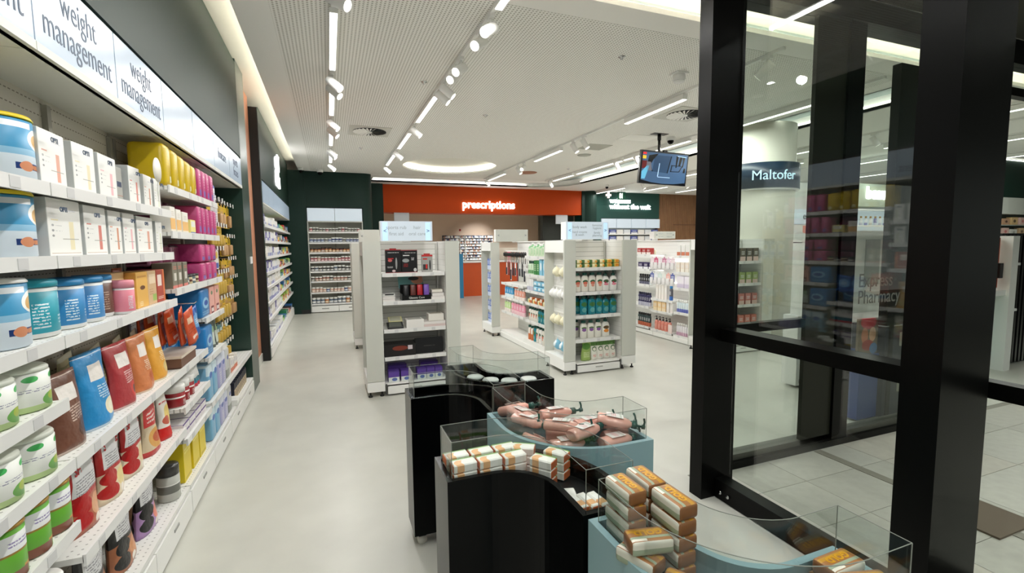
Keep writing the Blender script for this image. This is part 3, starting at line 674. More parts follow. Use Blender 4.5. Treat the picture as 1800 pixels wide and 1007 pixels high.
# tubs
def tub(c, lid=(236, 236, 232), base2=(236, 236, 232), name='', txt=(220, 235, 240)):
    return pack('tub_' + name, c, [(0, 1, 0, .10, base2), (0, 1, .9, 1, base2), (.62, .92, .74, .86, (232, 238, 238)), (.14, .36, .2, .7, txt, 'l', 8), (.55, .85, .25, .45, txt, 'l', 3)], .4)
TEALL = mat('teal_lid', (28, 158, 178), .4); BLUL = mat('blue_lid', (40, 140, 200), .4); PNKL = mat('pink_lid', (236, 150, 164), .4)
put(jar(.098, .19, tub((36, 160, 180), name='teal'), TEALL, .12, 'tub', seg=28), -.965, 2.03, 1.31, R90, 'large teal shake tub with a teal lid beside the blue canister', 'tub')
put(jar(.088, .18, tub((44, 136, 196), name='blue'), BLUL, .12, 'tub', seg=28), -.955, 2.22, 1.31, R90, 'bright blue shake tub between the teal tub and its paler twin', 'tub')
put(jar(.082, .18, tub((64, 142, 204), name='blue2'), BLUL, .12, 'tub', seg=28), -.95, 2.385, 1.31, R90, 'paler blue shake tub standing against the brown tub', 'tub')
put(jar(.066, .18, tub((112, 76, 62), name='brown', txt=(190, 160, 140)), BLUL, .12, 'tub', seg=28), -.955, 2.535, 1.31, R90, 'brown shake tub with a blue lid', 'tub')
put(jar(.042, .15, tub((236, 140, 156), name='pink'), PNKL, .22, 'tub', seg=22), -.872, 2.60, 1.31, R90, 'small pink tub with a pink lid in front of the cream boxes', 'tub')
CRM = pack('box_cream', (224, 192, 140), [(.15, .75, .72, .76, (190, 150, 100), 'l', 1), (.1, .24, .55, .65, (120, 80, 50), 'e'), (.36, .5, .55, .65, (120, 80, 50), 'e'), (.4, .7, .1, .2, (236, 226, 210), 'l', 2)], .5)
put(carton(.14, .10, .18, CRM), -.965, 2.685, 1.31, R90, 'cream carton with small brown discs behind the pink tub', 'box')
put(carton(.15, .12, .175, pack('box_mustard', (222, 172, 84), [(.3, .75, .5, .62, (110, 70, 40), 'e'), (.2, .5, .06, .2, (236, 220, 180), 'l', 3), (.1, .9, .85, .9, (196, 140, 60))], .5)), -.93, 2.835, 1.31, R90, 'mustard yellow carton beside the cream carton', 'box')
put(carton(.125, .12, .175, pack('box_tan', (206, 172, 132), [(.2, .9, .62, .9, (228, 206, 176)), (.5, .95, .1, .3, (150, 180, 90)), (.15, .6, .3, .5, (186, 140, 100), 'l', 3)], .5)), -.93, 2.975, 1.31, R90, 'tan carton between the mustard and the brick red cartons', 'box')
put(carton(.13, .1, .175, pack('box_brick', (170, 66, 48), [(.12, .62, .5, .85, (230, 214, 204)), (.1, .8, .1, .2, (226, 200, 190), 'l', 2), (.8, 1, 0, 1, (214, 116, 60))], .5)), -.92, 3.11, 1.31, R90, 'brick red carton with a white panel near the upright', 'box')
put(carton(.06, .1, .165, pack('box_olive', (120, 124, 108), [(0, 1, 0, .1, (90, 94, 80))], .5)), -.99, 3.19, 1.31, R90, 'narrow olive grey carton at the end of the tub shelf', 'box')
put(pouch(.12, .05, .19, pack('pouch_rust', (196, 100, 60), [], .4, .3), 'sachet_bag'), -1.04, 3.05, 1.31, R90, 'rust coloured sachet bag behind the brick red carton', 'pouch')
# wobbler
wb = empty('shelf_wobbler', (-.80, 2.94, 2.0)); tag(wb, 'round white shelf wobbler sticking out before the yellow packs', 'sign')
MB().lathe([(0, -.002), (.062, -.002), (.062, 0), (0, 0)], 28, axis='x').build('disc', mat('frosted_white', (226, 222, 210), .4), wb, (0, 0, 0)); MB().tube([(0, .0, -.05), (-.02, .05, -.1), (-.03, .1, -.15)], .002, 6).build('strip', WL, wb)
# pouches on the long shelf
def meal(name, top, flav, fruit, fr2=None):
    return pack(name, top, [(.3, .75, .62, .84, (232, 226, 220)), (.42, .8, .36, .56, flav, 'l', 6), (.5, .95, .10, .34, fruit, 'e'), (.62, .86, .15, .28, fr2 or fruit, 'e'), (0, 1, .0, .03, flav), (0, 1, .955, .965, flav)], .32, .55)
SIDEB = pack('pouch_side_botanical', (214, 204, 160), [(.1, .9, .1, .9, (168, 160, 116), 'l', 14), (0, 1, .94, 1, (232, 228, 206))], .4, .4)
MP = [('brown chocolate', meal('pouch_choc', (112, 72, 56), (210, 190, 176), (76, 44, 34)), 2.10, .22, .27),
      ('sky blue vanilla', meal('pouch_blue', (44, 140, 200), (206, 224, 236), (234, 226, 196), (240, 236, 214)), 2.33, .225, .30),
      ('raspberry red berry', meal('pouch_berry', (170, 58, 62), (228, 200, 196), (196, 44, 40), (70, 30, 44)), 2.59, .22, .285),
      ('burnt orange caramel', meal('pouch_orange', (204, 124, 76), (236, 214, 190), (190, 96, 50)), 2.83, .21, .28),
      ('golden yellow banana', meal('pouch_yellow', (222, 160, 60), (240, 232, 206), (214, 190, 130), (226, 206, 140)), 3.05, .20, .28)]
for i, (nm, m, y, w, h) in enumerate(MP):
    put(pouch(w, .09, h, m, 'meal_pouch', lean=-.012, seed=i), -.905, y, .895, R90 - .05, nm + ' meal pouch standing on the long shelf', 'pouch', 'large meal shake pouches')
    put(pouch(w * .95, .08, h * .93, SIDEB, 'meal_pouch', seed=i + 9), -1.02, y + .08, .895, R90 + .2, 'cream leaf-patterned back of a spare pouch behind the ' + nm + ' pouch', 'pouch', 'large meal shake pouches')
bx = tag(MB().box(-.12, -.16, 0, .12, .16, .06).box(-.125, -.165, .06, .125, .165, .075, 1).build('display_carton', [pack('carton_brown', (112, 78, 60), [(0, 1, .0, .1, (80, 52, 40))], .5), pack('carton_white_top', (222, 206, 190), [(.1, .6, 0, 1, (236, 232, 222))], .5)], None, (-.955, 3.40, .897)), 'low brown and white display carton at the end of the pouch shelf', 'box')
# green-leaf tins
LEAF = pack('tin_leaf', (236, 238, 232), [(0, 1, 0, .16, (190, 214, 150)), (.35, .85, .08, .42, (110, 178, 76), 'e'), (.48, .72, .2, .42, (176, 196, 50), 'e'), (.05, .8, .5, .6, (150, 150, 170), 'l', 2), (.1, .3, .74, .9, (60, 168, 84), 'e'), (.55, .75, .74, .9, (60, 168, 84), 'e')], .35)
LEAFL = mat('tin_lid_white', (232, 236, 224), .35)
tin = jar(.082, .135, LEAF, LEAFL, .1, 'tin', seg=28, lidr=.98)
for z, w_, ys in ((1.105, 'the small upper shelf', (1.71, 1.885)), (.895, 'the long shelf', (1.70, 1.88))):
    for i, y in enumerate(ys):
        put(tin, -.925, y, z, R90, ('nearer ' if i == 0 else 'further ') + 'white tin with green leaves at the near end of ' + w_, 'tin', 'green-leaf tins')
GTUB = pack('green_tub', (110, 184, 60), [(0, 1, .56, .88, (226, 228, 228)), (.1, .8, .66, .78, (140, 130, 170), 'l', 2), (0, 1, .52, .56, (150, 120, 60)), (.35, .85, .16, .24, (222, 160, 50)), (0, .5, 0, .2, (150, 90, 70))], .35)
gt = jar(.062, .165, GTUB, GOLDL, .07, 'green_tub', seg=26)
for i, y in enumerate((1.68, 1.805, 1.93)): put(gt, -.90, y, .68, R90 + .25, ORD[i] + ' green and white tub with a gold lid, counting along its small shelf', 'tub', 'gold-lidded green tubs')
put(jar(.055, .14, pack('white_purple_jar', (234, 234, 234), [(0, 1, 0, .5, (110, 70, 140)), (0, 1, .5, .56, (60, 60, 60))], .4), WL, .3, 'tub', seg=24), -.90, 1.86, .42, R90, 'white-capped tub with a purple label low in the near bay', 'tub')
put(pouch(.14, .05, .17, pack('pouch_black_small', (26, 26, 26), [(.2, .8, .3, .6, (220, 220, 220))], .35, .5), 'pouch', seed=4), -.95, 1.99, .42, R90, 'small black pouch beside the white-capped tub', 'pouch')
# red and black shake pouches
def shake(name, c, low, acc):
    return pack(name, c, [(0, 1, 0, .44, low), (.1, .5, .24, .46, c, 'e'), (.05, .45, .05, .26, c, 'e'), (.16, .86, .50, .93, (226, 226, 228)), (.22, .8, .5, .72, (150, 150, 156), 'l', 6), (.45, .9, .12, .4, acc, 'e'), (.5, .7, .02, .14, (234, 226, 214), 'e'), (0, 1, 0, .035, low)], .33, .5)
SHK_R = text_mesh('SHAKE', .05, mat('red_print', (196, 40, 40), .5), .0006, 'CENTER', .9, 1, .001)
SHK_K = text_mesh('SHAKE', .058, DRKT, .0006, 'CENTER', .9, 1, .0016)
RP = [('caramel', shake('shake_red1', (176, 26, 28), (176, 96, 70), (214, 160, 120))), ('vanilla', shake('shake_red2', (176, 30, 30), (222, 206, 176), (226, 206, 140))), ('banana', shake('shake_red3', (172, 28, 30), (220, 208, 184), (220, 196, 150)))]
for i, ((nm, m), y) in enumerate(zip(RP, (2.20, 2.44, 2.68))):
    put(pouch(.225, .09, .285, m, 'shake_pouch', lean=.01, kids=[('lettering', SHK_R, (0, -.022, .235), (PI / 2 - .08, .0, 0))], seed=20 + i), -.925, y, .545, R90, 'red shake pouch with a white label and a ' + nm + ' picture', 'pouch', 'red shake pouches')
MEL = pack('shake_melt', (206, 190, 160), [(0, 1, 0, .1, (190, 60, 60)), (.15, .85, .1, .5, (214, 160, 84), 'e'), (.3, .75, .2, .42, (190, 90, 50), 'e'), (.1, .8, .55, .9, (206, 60, 58)), (.2, .7, .62, .84, (238, 222, 214), 'l', 3), (0, 1, .93, 1, (190, 180, 170))], .33, .5)
put(pouch(.19, .085, .27, MEL, 'shake_pouch', seed=30), -.915, 2.905, .545, R90, 'pouch with a round red label and a golden pudding picture', 'pouch', 'red shake pouches')
put(pouch(.14, .08, .27, pack('shake_white', (232, 228, 220), [(0, 1, 0, .25, (200, 36, 34)), (.3, .9, .3, .7, (232, 206, 120), 'e'), (.2, .6, .3, .48, (190, 90, 70), 'e'), (.1, .6, .75, .82, (190, 40, 40), 'l', 1)], .33, .4), 'shake_pouch', seed=31), -.91, 3.10, .545, R90, 'white pouch with a red base at the end of the red pouch shelf', 'pouch', 'red shake pouches')
BPK = [('orange caramel picture', shake('shake_blk1', (20, 20, 20), (170, 108, 70), (214, 140, 84))), ('orange toffee picture', shake('shake_blk2', (22, 22, 22), (168, 106, 72), (206, 140, 90))), ('purple berry picture', shake('shake_blk3', (22, 20, 22), (176, 140, 190), (226, 130, 110)))]
for i, ((nm, m), y) in enumerate(zip(BPK, (2.22, 2.50, 2.80))):
    put(pouch(.235, .09, .30, m, 'shake_pouch', kids=[('lettering', SHK_K, (0, -.02, .25), (PI / 2 - .08, .0, 0))], seed=40 + i), -.925, y, .19, R90, 'black and white shake pouch, ' + nm + ', on the bottom deck', 'pouch', 'black shake pouches')
put(pouch(.16, .08, .28, pack('pouch_tan', (196, 168, 132), [(0, 1, .8, 1, (150, 120, 90))], .4, .4), 'shake_pouch', seed=46), -1.02, 2.92, .19, R90, 'plain tan pouch behind the shaker bottle', 'pouch')
sb = put(jar(.055, .20, pack('shaker_clear', (190, 192, 184), [(0, 1, .32, .66, (110, 112, 106)), (0, 1, .62, .66, (222, 222, 216))], .25), mat('shaker_smoke', (52, 52, 50), .25), .28, 'shaker_bottle', seg=24, lidr=1.0), -.90, 3.09, .19, R90, 'clear and smoke grey shaker bottle on the bottom deck', 'bottle')
YB = pack('yellow_box', (224, 200, 30), [(.15, .85, .7, .86, (236, 224, 120), 'l', 2), (.1, .9, .05, .1, (196, 170, 20))], .4)
pos_run(carton(.15, .12, .24, YB, name='yellow_box'), (3.34, 3.54, 3.71), .19, 'tall yellow carton', 'the bottom deck under the lilac boxes', 'box', 'yellow cartons low down', d=.12)
# hanging orange bags on a clip strip, shelves beyond
OB = pack('orange_bag', (196, 76, 36), [(.2, .7, .62, .8, (226, 190, 160)), (.3, .8, .14, .22, (230, 210, 200)), (0, 1, 0, .05, (150, 50, 24)), (.1, .9, .35, .5, (160, 56, 26), 'l', 2)], .3, .6)
hb = hangpack(.10, .20, OB, None)
ob = Proto('snack_bag', pouch(.13, .035, .21, OB, 'snack_bag', waist=1.0, seed=60).me)
for i, y in enumerate((3.26, 3.275, 3.285, 3.30, 3.31, 3.33)):
    put(ob, -1.02 + .046 * i, y, 1.055 - .004 * i, R90, ORD[i] + ' orange protein bag on the peg below the tub shelf, counting from the wall', 'bag', 'orange hanging bags', rot=(.0, -.10 - .03 * i, R90 + .12 * (-1) ** i))
hk = tag(MB().tube([(-1.08, 3.29, 1.275), (-.76, 3.29, 1.275), (-.75, 3.29, 1.285)], .003, 6).build('clip_rail', CHROME), 'chrome peg that carries the fan of hanging orange bags', 'rail')
# red/white tubs, sachets, lilac boxes
RW = pack('jar_redwhite', (150, 26, 34), [(0, 1, .6, .7, (232, 230, 226)), (.3, .8, .15, .5, (226, 220, 214), 'l', 4), (0, 1, 0, .05, (230, 226, 222))], .35)
for i, y in enumerate((3.30, 3.42, 3.53)): put(jar(.056 if i == 0 else .05, .13, RW, WL, .32, 'tub', seg=22), -.90, y, .66, R90, ORD[i] + ' red and white tub, counting along the shelf below the display carton', 'tub', 'red and white tubs')
SP = pack('spout_teal', (226, 228, 226), [(0, 1, 0, .16, (190, 40, 60)), (0, 1, .16, .4, (40, 120, 140)), (.2, .8, .5, .8, (240, 240, 238))], .35, .4)
for i, y in enumerate((3.60, 3.67, 3.74, 3.80)): put(pouch(.10, .05, .15, SP, 'spout_pouch', seed=70 + i), -.905, y, .66, R90, ORD[i] + ' white teal and red spout pouch beyond the red tubs', 'pouch', 'spout pouches')
LB = pack('lilac_box', (226, 222, 222), [(.0, 1, .80, 1, (86, 56, 130)), (.1, .6, .3, .6, (200, 192, 206), 'l', 2)], .45)
for i, y in enumerate((3.29, 3.43, 3.57, 3.71)):
    for k in range(2): put(carton(.125, .24, .045, LB, name='flat_box'), -.965, y, .47 + .046 * k, R90, ORD[i] + ' flat white and purple box in the ' + ('lower' if k == 0 else 'upper') + ' layer under the red tubs', 'box', 'flat purple boxes')
# bay C upper shelves
YP = pack('yellow_pack', (206, 176, 16), [(.55, .85, .1, .25, (240, 238, 200)), (.2, .6, .5, .7, (214, 188, 20), 'l', 3)], .3)
for i, y in enumerate((3.29, 3.44, 3.58, 3.72, 3.85)):
    put(Proto('yellow_pack', rbox(.125, .18, .24 - .008 * i, .03, 3).mesh('yellow_pack', YP)), -.93, y, 1.955, R90, ORD[i] + ' soft yellow pack, counting along the shelf behind the round wobbler', 'pack', 'yellow packs on the top shelf')
PKM = pack('pink_pack', (190, 62, 124), [(.3, .7, .1, .3, (120, 110, 190)), (.35, .65, .4, .86, (226, 150, 190), 'l', 5), (0, 1, .95, 1, (150, 30, 84))], .35, .3)
PKD = pack('maroon_pack', (104, 16, 58), [(0, .1, 0, 1, (170, 110, 140)), (0, 1, .9, 1, (70, 10, 40))], .35, .3)
def softpack(w, d, h, m): 
    k = ('s', w, d, h, m.name)
    if k not in _pc: _pc[k] = Proto('soft_pack', rbox(w, d, h, .016, 2).mesh('soft_pack', m))
    return _pc[k]
for i, y in enumerate((4.0, 4.12, 4.24, 4.37)): put(softpack(.10, .16, .21, PKM), -.92, y, 1.955, R90, ORD[i] + ' pink pack on the top shelf beyond the yellow packs', 'pack', 'pink packs')
BWH = pack('bluewhite_pack', (224, 228, 236), [(0, 1, .8, 1, (60, 90, 170)), (.2, .8, .3, .6, (120, 140, 200), 'l', 3)], .4)
put(softpack(.07, .12, .15, BWH), -.90, 4.44, 1.955, R90, 'small blue and white pack ending the top shelf of pink packs', 'pack')
OWB = pack('orange_white_box', (236, 232, 224), [(0, 1, .05, .55, (238, 190, 120)), (0, 1, .0, .12, (236, 226, 210)), (.2, .8, .65, .85, (206, 200, 190), 'l', 3)], .4)
for i, y in enumerate((3.34, 3.46, 3.60)): put(carton(.09 if i < 2 else .12, .1, .15 - .008 * i, OWB), -.90, y, 1.695, R90, ORD[i] + ' white and pale orange carton on the shelf below the yellow packs', 'box', 'pale orange cartons')
put(carton(.12, .1, .095, pack('yellow_small', (240, 226, 140), [(.1, .9, .5, .9, (236, 236, 230)), (0, 1, 0, .15, (90, 120, 180))], .4)), -.90, 3.78, 1.695, R90, 'small yellow carton between the pale orange cartons and the pink packs', 'box')
for i, y in enumerate((3.93, 4.05, 4.17, 4.30, 4.41)): put(softpack(.10, .16, .20, PKM), -.92, y, 1.695, R90, ORD[i] + ' pink pack on the second shelf beside the small yellow carton', 'pack', 'pink packs')
for i, y in enumerate((3.5, 3.75)): put(softpack(.2, .12, .2, PKD), -1.02, y, 1.695, R90, ('nearer' if i == 0 else 'further') + ' maroon pack in the shade behind the pale orange cartons', 'pack', 'maroon packs')
for k in range(2):
    for i, y in enumerate((3.35, 3.55, 3.75)): put(softpack(.18, .13, .125, PKD), -1.02, y, 1.365 + .13 * k, R90, ORD[i] + ' maroon pack, ' + ('lower' if k == 0 else 'upper') + ' layer, behind the grey cartons', 'pack', 'maroon packs')
    for i, y in enumerate((3.98, 4.15, 4.32)): put(softpack(.15, .2, .13, PKM), -.945, y, 1.365 + .135 * k, R90, ORD[i] + ' pink pack, ' + ('lower' if k == 0 else 'upper') + ' layer, on the third shelf', 'pack', 'pink packs')
GB = pack('greygreen_box', (120, 116, 100), [(.3, .8, .3, .6, (214, 210, 200)), (.2, .9, .75, .9, (200, 110, 90), 'l', 2), (0, 1, 0, .12, (206, 120, 110))], .45)
for i, y in enumerate((3.30, 3.40, 3.52)): put(carton(.09, .1, .15, GB), -.90, y, 1.365, R90, ORD[i] + ' olive grey carton on the third shelf in front of the maroon packs', 'box', 'olive grey cartons')
for i, y in enumerate((3.63, 3.71, 3.79, 3.87)): put(jar(.03, .06, [pack('tiny_jar', (90, 110, 116), [(0, 1, .3, .6, (226, 222, 214))], .3), pack('tiny_jar2', (206, 190, 150), [(0, 1, .3, .6, (100, 60, 50))], .3)][i % 2], mat('dark_lid', (60, 60, 60), .4), .25, 'small_jar'), -.89, y, 1.365, R90, ORD[i] + ' tiny jar between the olive grey cartons and the pink packs', 'jar', 'tiny jars')
BLP = pack('blue_pack', (36, 124, 190), [(.2, .9, .3, .7, (150, 200, 232), 'e'), (.35, .8, .4, .6, (36, 90, 180), 'e'), (.1, .9, .1, .25, (120, 180, 220), 'l', 2)], .3, .4)
for i, (y, z) in enumerate(((3.42, 1.12), (3.66, 1.12), (3.97, 1.105))): put(softpack(.24, .2, .2, BLP), -.96 if i < 2 else -.95, y, z if i == 2 else .895 + .22, R90, ORD[i] + ' large blue swim-pants pack below the pink packs', 'pack', 'large blue packs') if i == 2 else put(softpack(.22, .10, .2, BLP), -1.03, y, .897, R90, ORD[i] + ' large blue swim-pants pack behind the hanging orange bags', 'pack', 'large blue packs')
PBX = pack('pink_box', (236, 176, 164), [(.2, .8, 0, .28, (120, 30, 40)), (.3, .75, .06, .2, (236, 226, 220)), (.3, .7, .7, .85, (110, 130, 90), 'e')], .4)
for i, y in enumerate((4.18, 4.36)): put(carton(.15, .12, .2, PBX), -.91, y, 1.105, R90, ('nearer' if i == 0 else 'further') + ' salmon pink carton with a maroon base beside the blue pack', 'box', 'salmon cartons')
BLB = pack('blue_bag', (30, 90, 170), [(.1, .9, .3, .8, (110, 170, 220), 'e'), (.3, .7, .45, .65, (236, 236, 240), 'l', 3)], .3, .6)
for i, y in enumerate((3.54, 3.69)): put(Proto('blue_bag', pouch(.15, .05, .19, BLB, 'blue_bag', waist=1.0, seed=80 + i).me), -.86, y, 1.02, 0, ('nearer' if i == 0 else 'further') + ' blue bag hanging beside the orange bags', 'bag', 'blue hanging bags', rot=(0, -.15, R90))
for i, y in enumerate((3.97,)): put(softpack(.22, .2, .22, BLP), -.94, y, .82, R90, 'large blue pack on the shelf beside the grey spout bags', 'pack', 'large blue packs')
GSP = pack('grey_spout', (88, 96, 88), [(.2, .8, .1, .5, (200, 210, 200)), (.3, .7, .5, .7, (150, 190, 150))], .35, .4)
for i, y in enumerate((4.17, 4.29, 4.40)): put(pouch(.11, .06, .24, GSP, 'grey_bag', top=1.2, seed=90 + i), -.90, y, .82, R90, ORD[i] + ' tall grey-green bag flaring at the top, beside the large blue pack', 'bag', 'grey-green bags')
# low shelf and deck of the far bays
LBP = pack('paleblue_pack', (120, 176, 210), [(0, 1, .7, 1, (206, 226, 236)), (.25, .85, .6, .78, (50, 100, 180), 'e')], .35, .3)
PUP = pack('lavender_pack', (176, 176, 214), [(0, 1, .75, 1, (216, 222, 236)), (.2, .8, .6, .75, (60, 90, 170), 'e'), (.3, .7, .1, .5, (220, 220, 236), 'l', 6)], .35, .3)
GRP = pack('greywhite_pack', (204, 206, 206), [(0, 1, .0, .3, (150, 156, 150)), (.3, .8, .6, .75, (60, 80, 160), 'e')], .35, .3)
for zi, z in enumerate((.49, .19)):
    for i, (y, p) in enumerate(((3.98, LBP), (4.13, LBP), (4.3, PUP), (4.44, PUP), (4.6, GRP))):
        put(softpack(.13, .12, .26 - .03 * zi, p), -.91, y, z, R90, ORD[i] + ' tall pastel incontinence pack, counting along the ' + ('low shelf' if zi == 0 else 'bottom deck'), 'pack', 'tall pastel packs')
WBX = pack('whiteorange_box', (232, 228, 222), [(0, 1, 0, .3, (214, 120, 90)), (.2, .8, .5, .8, (150, 150, 190), 'l', 3)], .45)
for i, y in enumerate((4.78, 4.86, 4.94, 5.02)): put(carton(.07, .09, .14 - .015 * (i % 2), WBX), -.9, y, .49, R90, ORD[i] + ' small white and orange carton on the low shelf under the black pegboard', 'box', 'small orange-white cartons')
REDB = pack('crimson_box', (170, 24, 48), [(.2, .8, .72, .86, (236, 220, 224)), (0, 1, 0, .3, (214, 150, 110))], .4)
for i, y in enumerate((4.72, 4.86, 5.0)): put(carton(.12, .09, .2, REDB), -1.02, y, .49, R90, ORD[i] + ' crimson carton at the back of the low shelf under the black pegboard', 'box', 'crimson cartons')
NVB = pack('navy_box', (30, 34, 54), [(0, 1, 0, .6, (206, 190, 160)), (.3, .7, .2, .5, (120, 70, 40))], .45)
for i in range(9): put(carton(.055, .2, .16, NVB), -.97, 4.95 + i * .075, .19, R90, ORD[i] + ' slim navy and tan carton on the bottom deck below the black pegboard', 'box', 'slim navy cartons')
for i, y in enumerate((4.78, 4.86)): put(carton(.07, .22, .05, pack('white_flat', (234, 234, 230), [(.0, 1, 0, .4, (200, 200, 196))], .45)), -.93, y, .19, R90, ('nearer' if i == 0 else 'further') + ' flat white box lying on the bottom deck beside the navy cartons', 'box', 'flat white boxes')
# black pegboard: hooks and carded packs
YC = pack('yellow_card', (216, 178, 30), [(.2, .8, .65, .9, (60, 50, 30), 'l', 3), (.15, .85, .08, .5, (176, 140, 84))], .4)
YC2 = pack('yellow_card_plain', (222, 184, 36), [(.3, .7, .6, .68, (40, 36, 30)), (.3, .7, .45, .52, (40, 36, 30)), (.3, .7, .3, .37, (40, 36, 30))], .4)
YC3 = pack('tan_card', (190, 150, 90), [(.1, .9, .7, .95, (216, 176, 40)), (.3, .7, .1, .5, (150, 110, 70), 'l', 5)], .4)
WC = pack('purple_white_card', (226, 224, 226), [(.1, .9, .72, .95, (96, 70, 150)), (.2, .8, .1, .6, (180, 176, 200), 'l', 5)], .4)
WC2 = pack('white_blue_card', (232, 232, 228), [(.1, .9, .05, .3, (50, 90, 180)), (.2, .8, .5, .85, (226, 200, 60), 'e')], .4)
TCc = pack('teal_card', (60, 130, 140), [(.2, .8, .3, .7, (206, 220, 220))], .4)
HOOK = MB().tube([(-.155, 0, 0), (0, 0, 0), (.012, 0, .012)], .003, 6).box(.008, -.022, -.012, .012, .022, .016).mesh('peg_hook', [CHROME])
HOOKT = mat('hook_ticket', (226, 226, 224), .4)
def hook(parent_label, x, y, z, rz=0, l=1.0, cat='hook'):
    pass
pegs = bpy.data.objects  # hooks are parts of the pegboard bay
bayD = [o for o in bpy.data.objects if o.get('label', '').startswith('black pegboard bay')][0]
rows = [(2.03, [5.12, 5.26, 5.4, 5.54, 5.68], YC2), (1.72, [5.3, 5.42, 5.54, 5.66], YC2), (1.50, [5.3, 5.42, 5.54, 5.66], YC2), (1.315, [5.34, 5.46, 5.58, 5.68], YC2), (1.12, [5.3, 5.4, 5.5, 5.6, 5.68], YC3)]
rown = ['topmost', 'second', 'third', 'fourth', 'fifth', 'sixth', 'seventh']
cp = {}
for ri, (z, ys, m) in enumerate(rows):
    for i, y in enumerate(ys):
        obj('peg_hook', HOOK, bayD, (-.93, y, z)); MB().box(0, -.02, -.02, .002, .02, .018).build('hook_ticket', HOOKT, bayD, (-.915, y, z))
        for k in range(2 if i % 2 else 1):
            put(hangpack(.09 + .01 * (i % 2), .19 if ri else .22, [m, YC, YC3][(i + ri) % 3] if ri < 4 else m, mat('support_tan', (186, 146, 100), .5) if (i + ri) % 3 else None, .03), -.97 - .05 * k, y, z - .014, R90 - .1,
                ORD[i] + (' front' if k == 0 else ' rear') + ' yellow card pack in the ' + rown[ri] + ' row on the black pegboard', 'pack', 'yellow carded supports')
rows2 = [(2.02, [4.60, 4.74, 4.88], WC, .2), (1.80, [4.56, 4.66, 4.77, 4.88, 4.99], YC, .17), (1.60, [4.56, 4.68, 4.80], WC2, .17), (1.40, [4.56, 4.66, 4.76, 4.86, 4.96], YC, .2), (1.18, [4.6, 4.72, 4.84, 4.96, 5.08], YC3, .2), (.96, [4.56, 4.67, 4.78, 4.9, 5.02], TCc, .17), (.78, [4.75, 4.86, 4.97], TCc, .17)]
for ri, (z, ys, m, h) in enumerate(rows2):
    for i, y in enumerate(ys):
        obj('peg_hook', HOOK, bayD, (-.88, y, z)); MB().box(0, -.02, -.02, .002, .02, .018).build('hook_ticket', HOOKT, bayD, (-.865, y, z))
        put(hangpack(.09, h, m if i % 3 else (YC if m is not WC2 else WC2), None if ri in (0, 2) else mat('support_mustard', (196, 160, 60), .5), .03), -.92, y, z - .014, R90 - .08,
            ORD[i] + ' carded pack hanging in the ' + rown[ri] + ' row beside the pink packs', 'pack', 'carded packs beside the pink packs')

# ================================================================== SECOND WALL RUN AND BACK CABINET
u2 = empty('shelving_unit', (0, 0, 0)); tag(u2, 'second run of white wall shelving beyond the terracotta recess', 'shelving')
Y0, Y1 = 7.50, 12.22
MB().box(-1.11, Y0, 0, -1.092, Y1, 2.5).build('back_panel', mat('back_offwhite', (206, 206, 198), .6), u2)
MB().box(-1.27, Y0, .0, -.87, Y1, .165).build('plinth', WHITE2, u2)
ZS = [1.93, 1.70, 1.47, 1.24, 1.03, .80, .56]
for z in ZS: shelf(u2, Y0, Y1, z, XF, XB, [], lip=False)
MB().box(-1.27, Y0, .165, -.83, Y1, .19).build('base_deck', WHITE, u2)
for k in range(7): MB().box(-.86, Y0 + k * .674 + .005, .02, -.825, Y0 + (k + 1) * .674 - .005, .155).build('base_drawer', WHITE, u2)
for k in range(7): MB().box(-.86, Y0 + k * .674 + .006, 2.24, -.83, Y0 + (k + 1) * .674 - .006, 2.53).build('header_panel', LBOX, u2)
MB().box(-1.27, Y0, 2.215, -.83, Y1, 2.235).build('canopy_underside', WHITE2, u2)
# backlit wall sign: two short stacked lines, too glaring to read
sg = empty('lit_wall_sign', (-.83, 9.3, 3.0)); tag(sg, 'glaring backlit white lettering on the second green facade', 'sign')
letter('cold\n& flu', .36, SIGNW, sg, (.012, .4, -.02), '+x', extrude=.012, bold=.02)
def smallpack(i, c, c2): return pack('mix_%d' % i, c, [(0, 1, .0, .35, c2), (.2, .8, .5, .8, (226, 226, 226), 'l', 3)], .45)
MIXW = [smallpack(0, (228, 228, 226), (190, 190, 206)), smallpack(1, (220, 222, 226), (120, 120, 180)), smallpack(2, (232, 230, 224), (206, 200, 190)), smallpack(3, (110, 104, 160), (206, 206, 220)), smallpack(4, (226, 224, 220), (150, 160, 190))]
MIXC = [smallpack(5, (196, 60, 50), (226, 190, 60)), smallpack(6, (50, 130, 90), (226, 226, 220)), smallpack(7, (60, 110, 170), (226, 226, 226)), smallpack(8, (226, 186, 60), (200, 70, 50)), smallpack(9, (206, 200, 190), (150, 60, 60)), smallpack(10, (50, 50, 60), (206, 206, 206)), smallpack(11, (160, 200, 90), (230, 230, 226))]
shn = ['top', 'second', 'third', 'fourth', 'fifth', 'sixth', 'seventh', 'bottom']
for zi, z in enumerate(ZS + [.19]):
    y = 7.62; i = 0
    rnd = random.Random(zi)
    while y < 12.0 and i < 20:
        far = y > 9.6; w = rnd.choice([.14, .18, .22]) if not far else rnd.choice([.16, .22, .26]); h = rnd.uniform(.11, .17) if not far else rnd.uniform(.07, .14)
        w = round(w, 2); h = round(h, 2)
        put(carton(w, .14, h, rnd.choice(MIXW if not far else MIXC)), -.93, y + w / 2, z, R90, ORD[i] + ' remedy carton along the ' + shn[zi] + ' shelf of the second wall run', 'box', 'remedy cartons of the second wall run')
        y += w + .05; i += 1
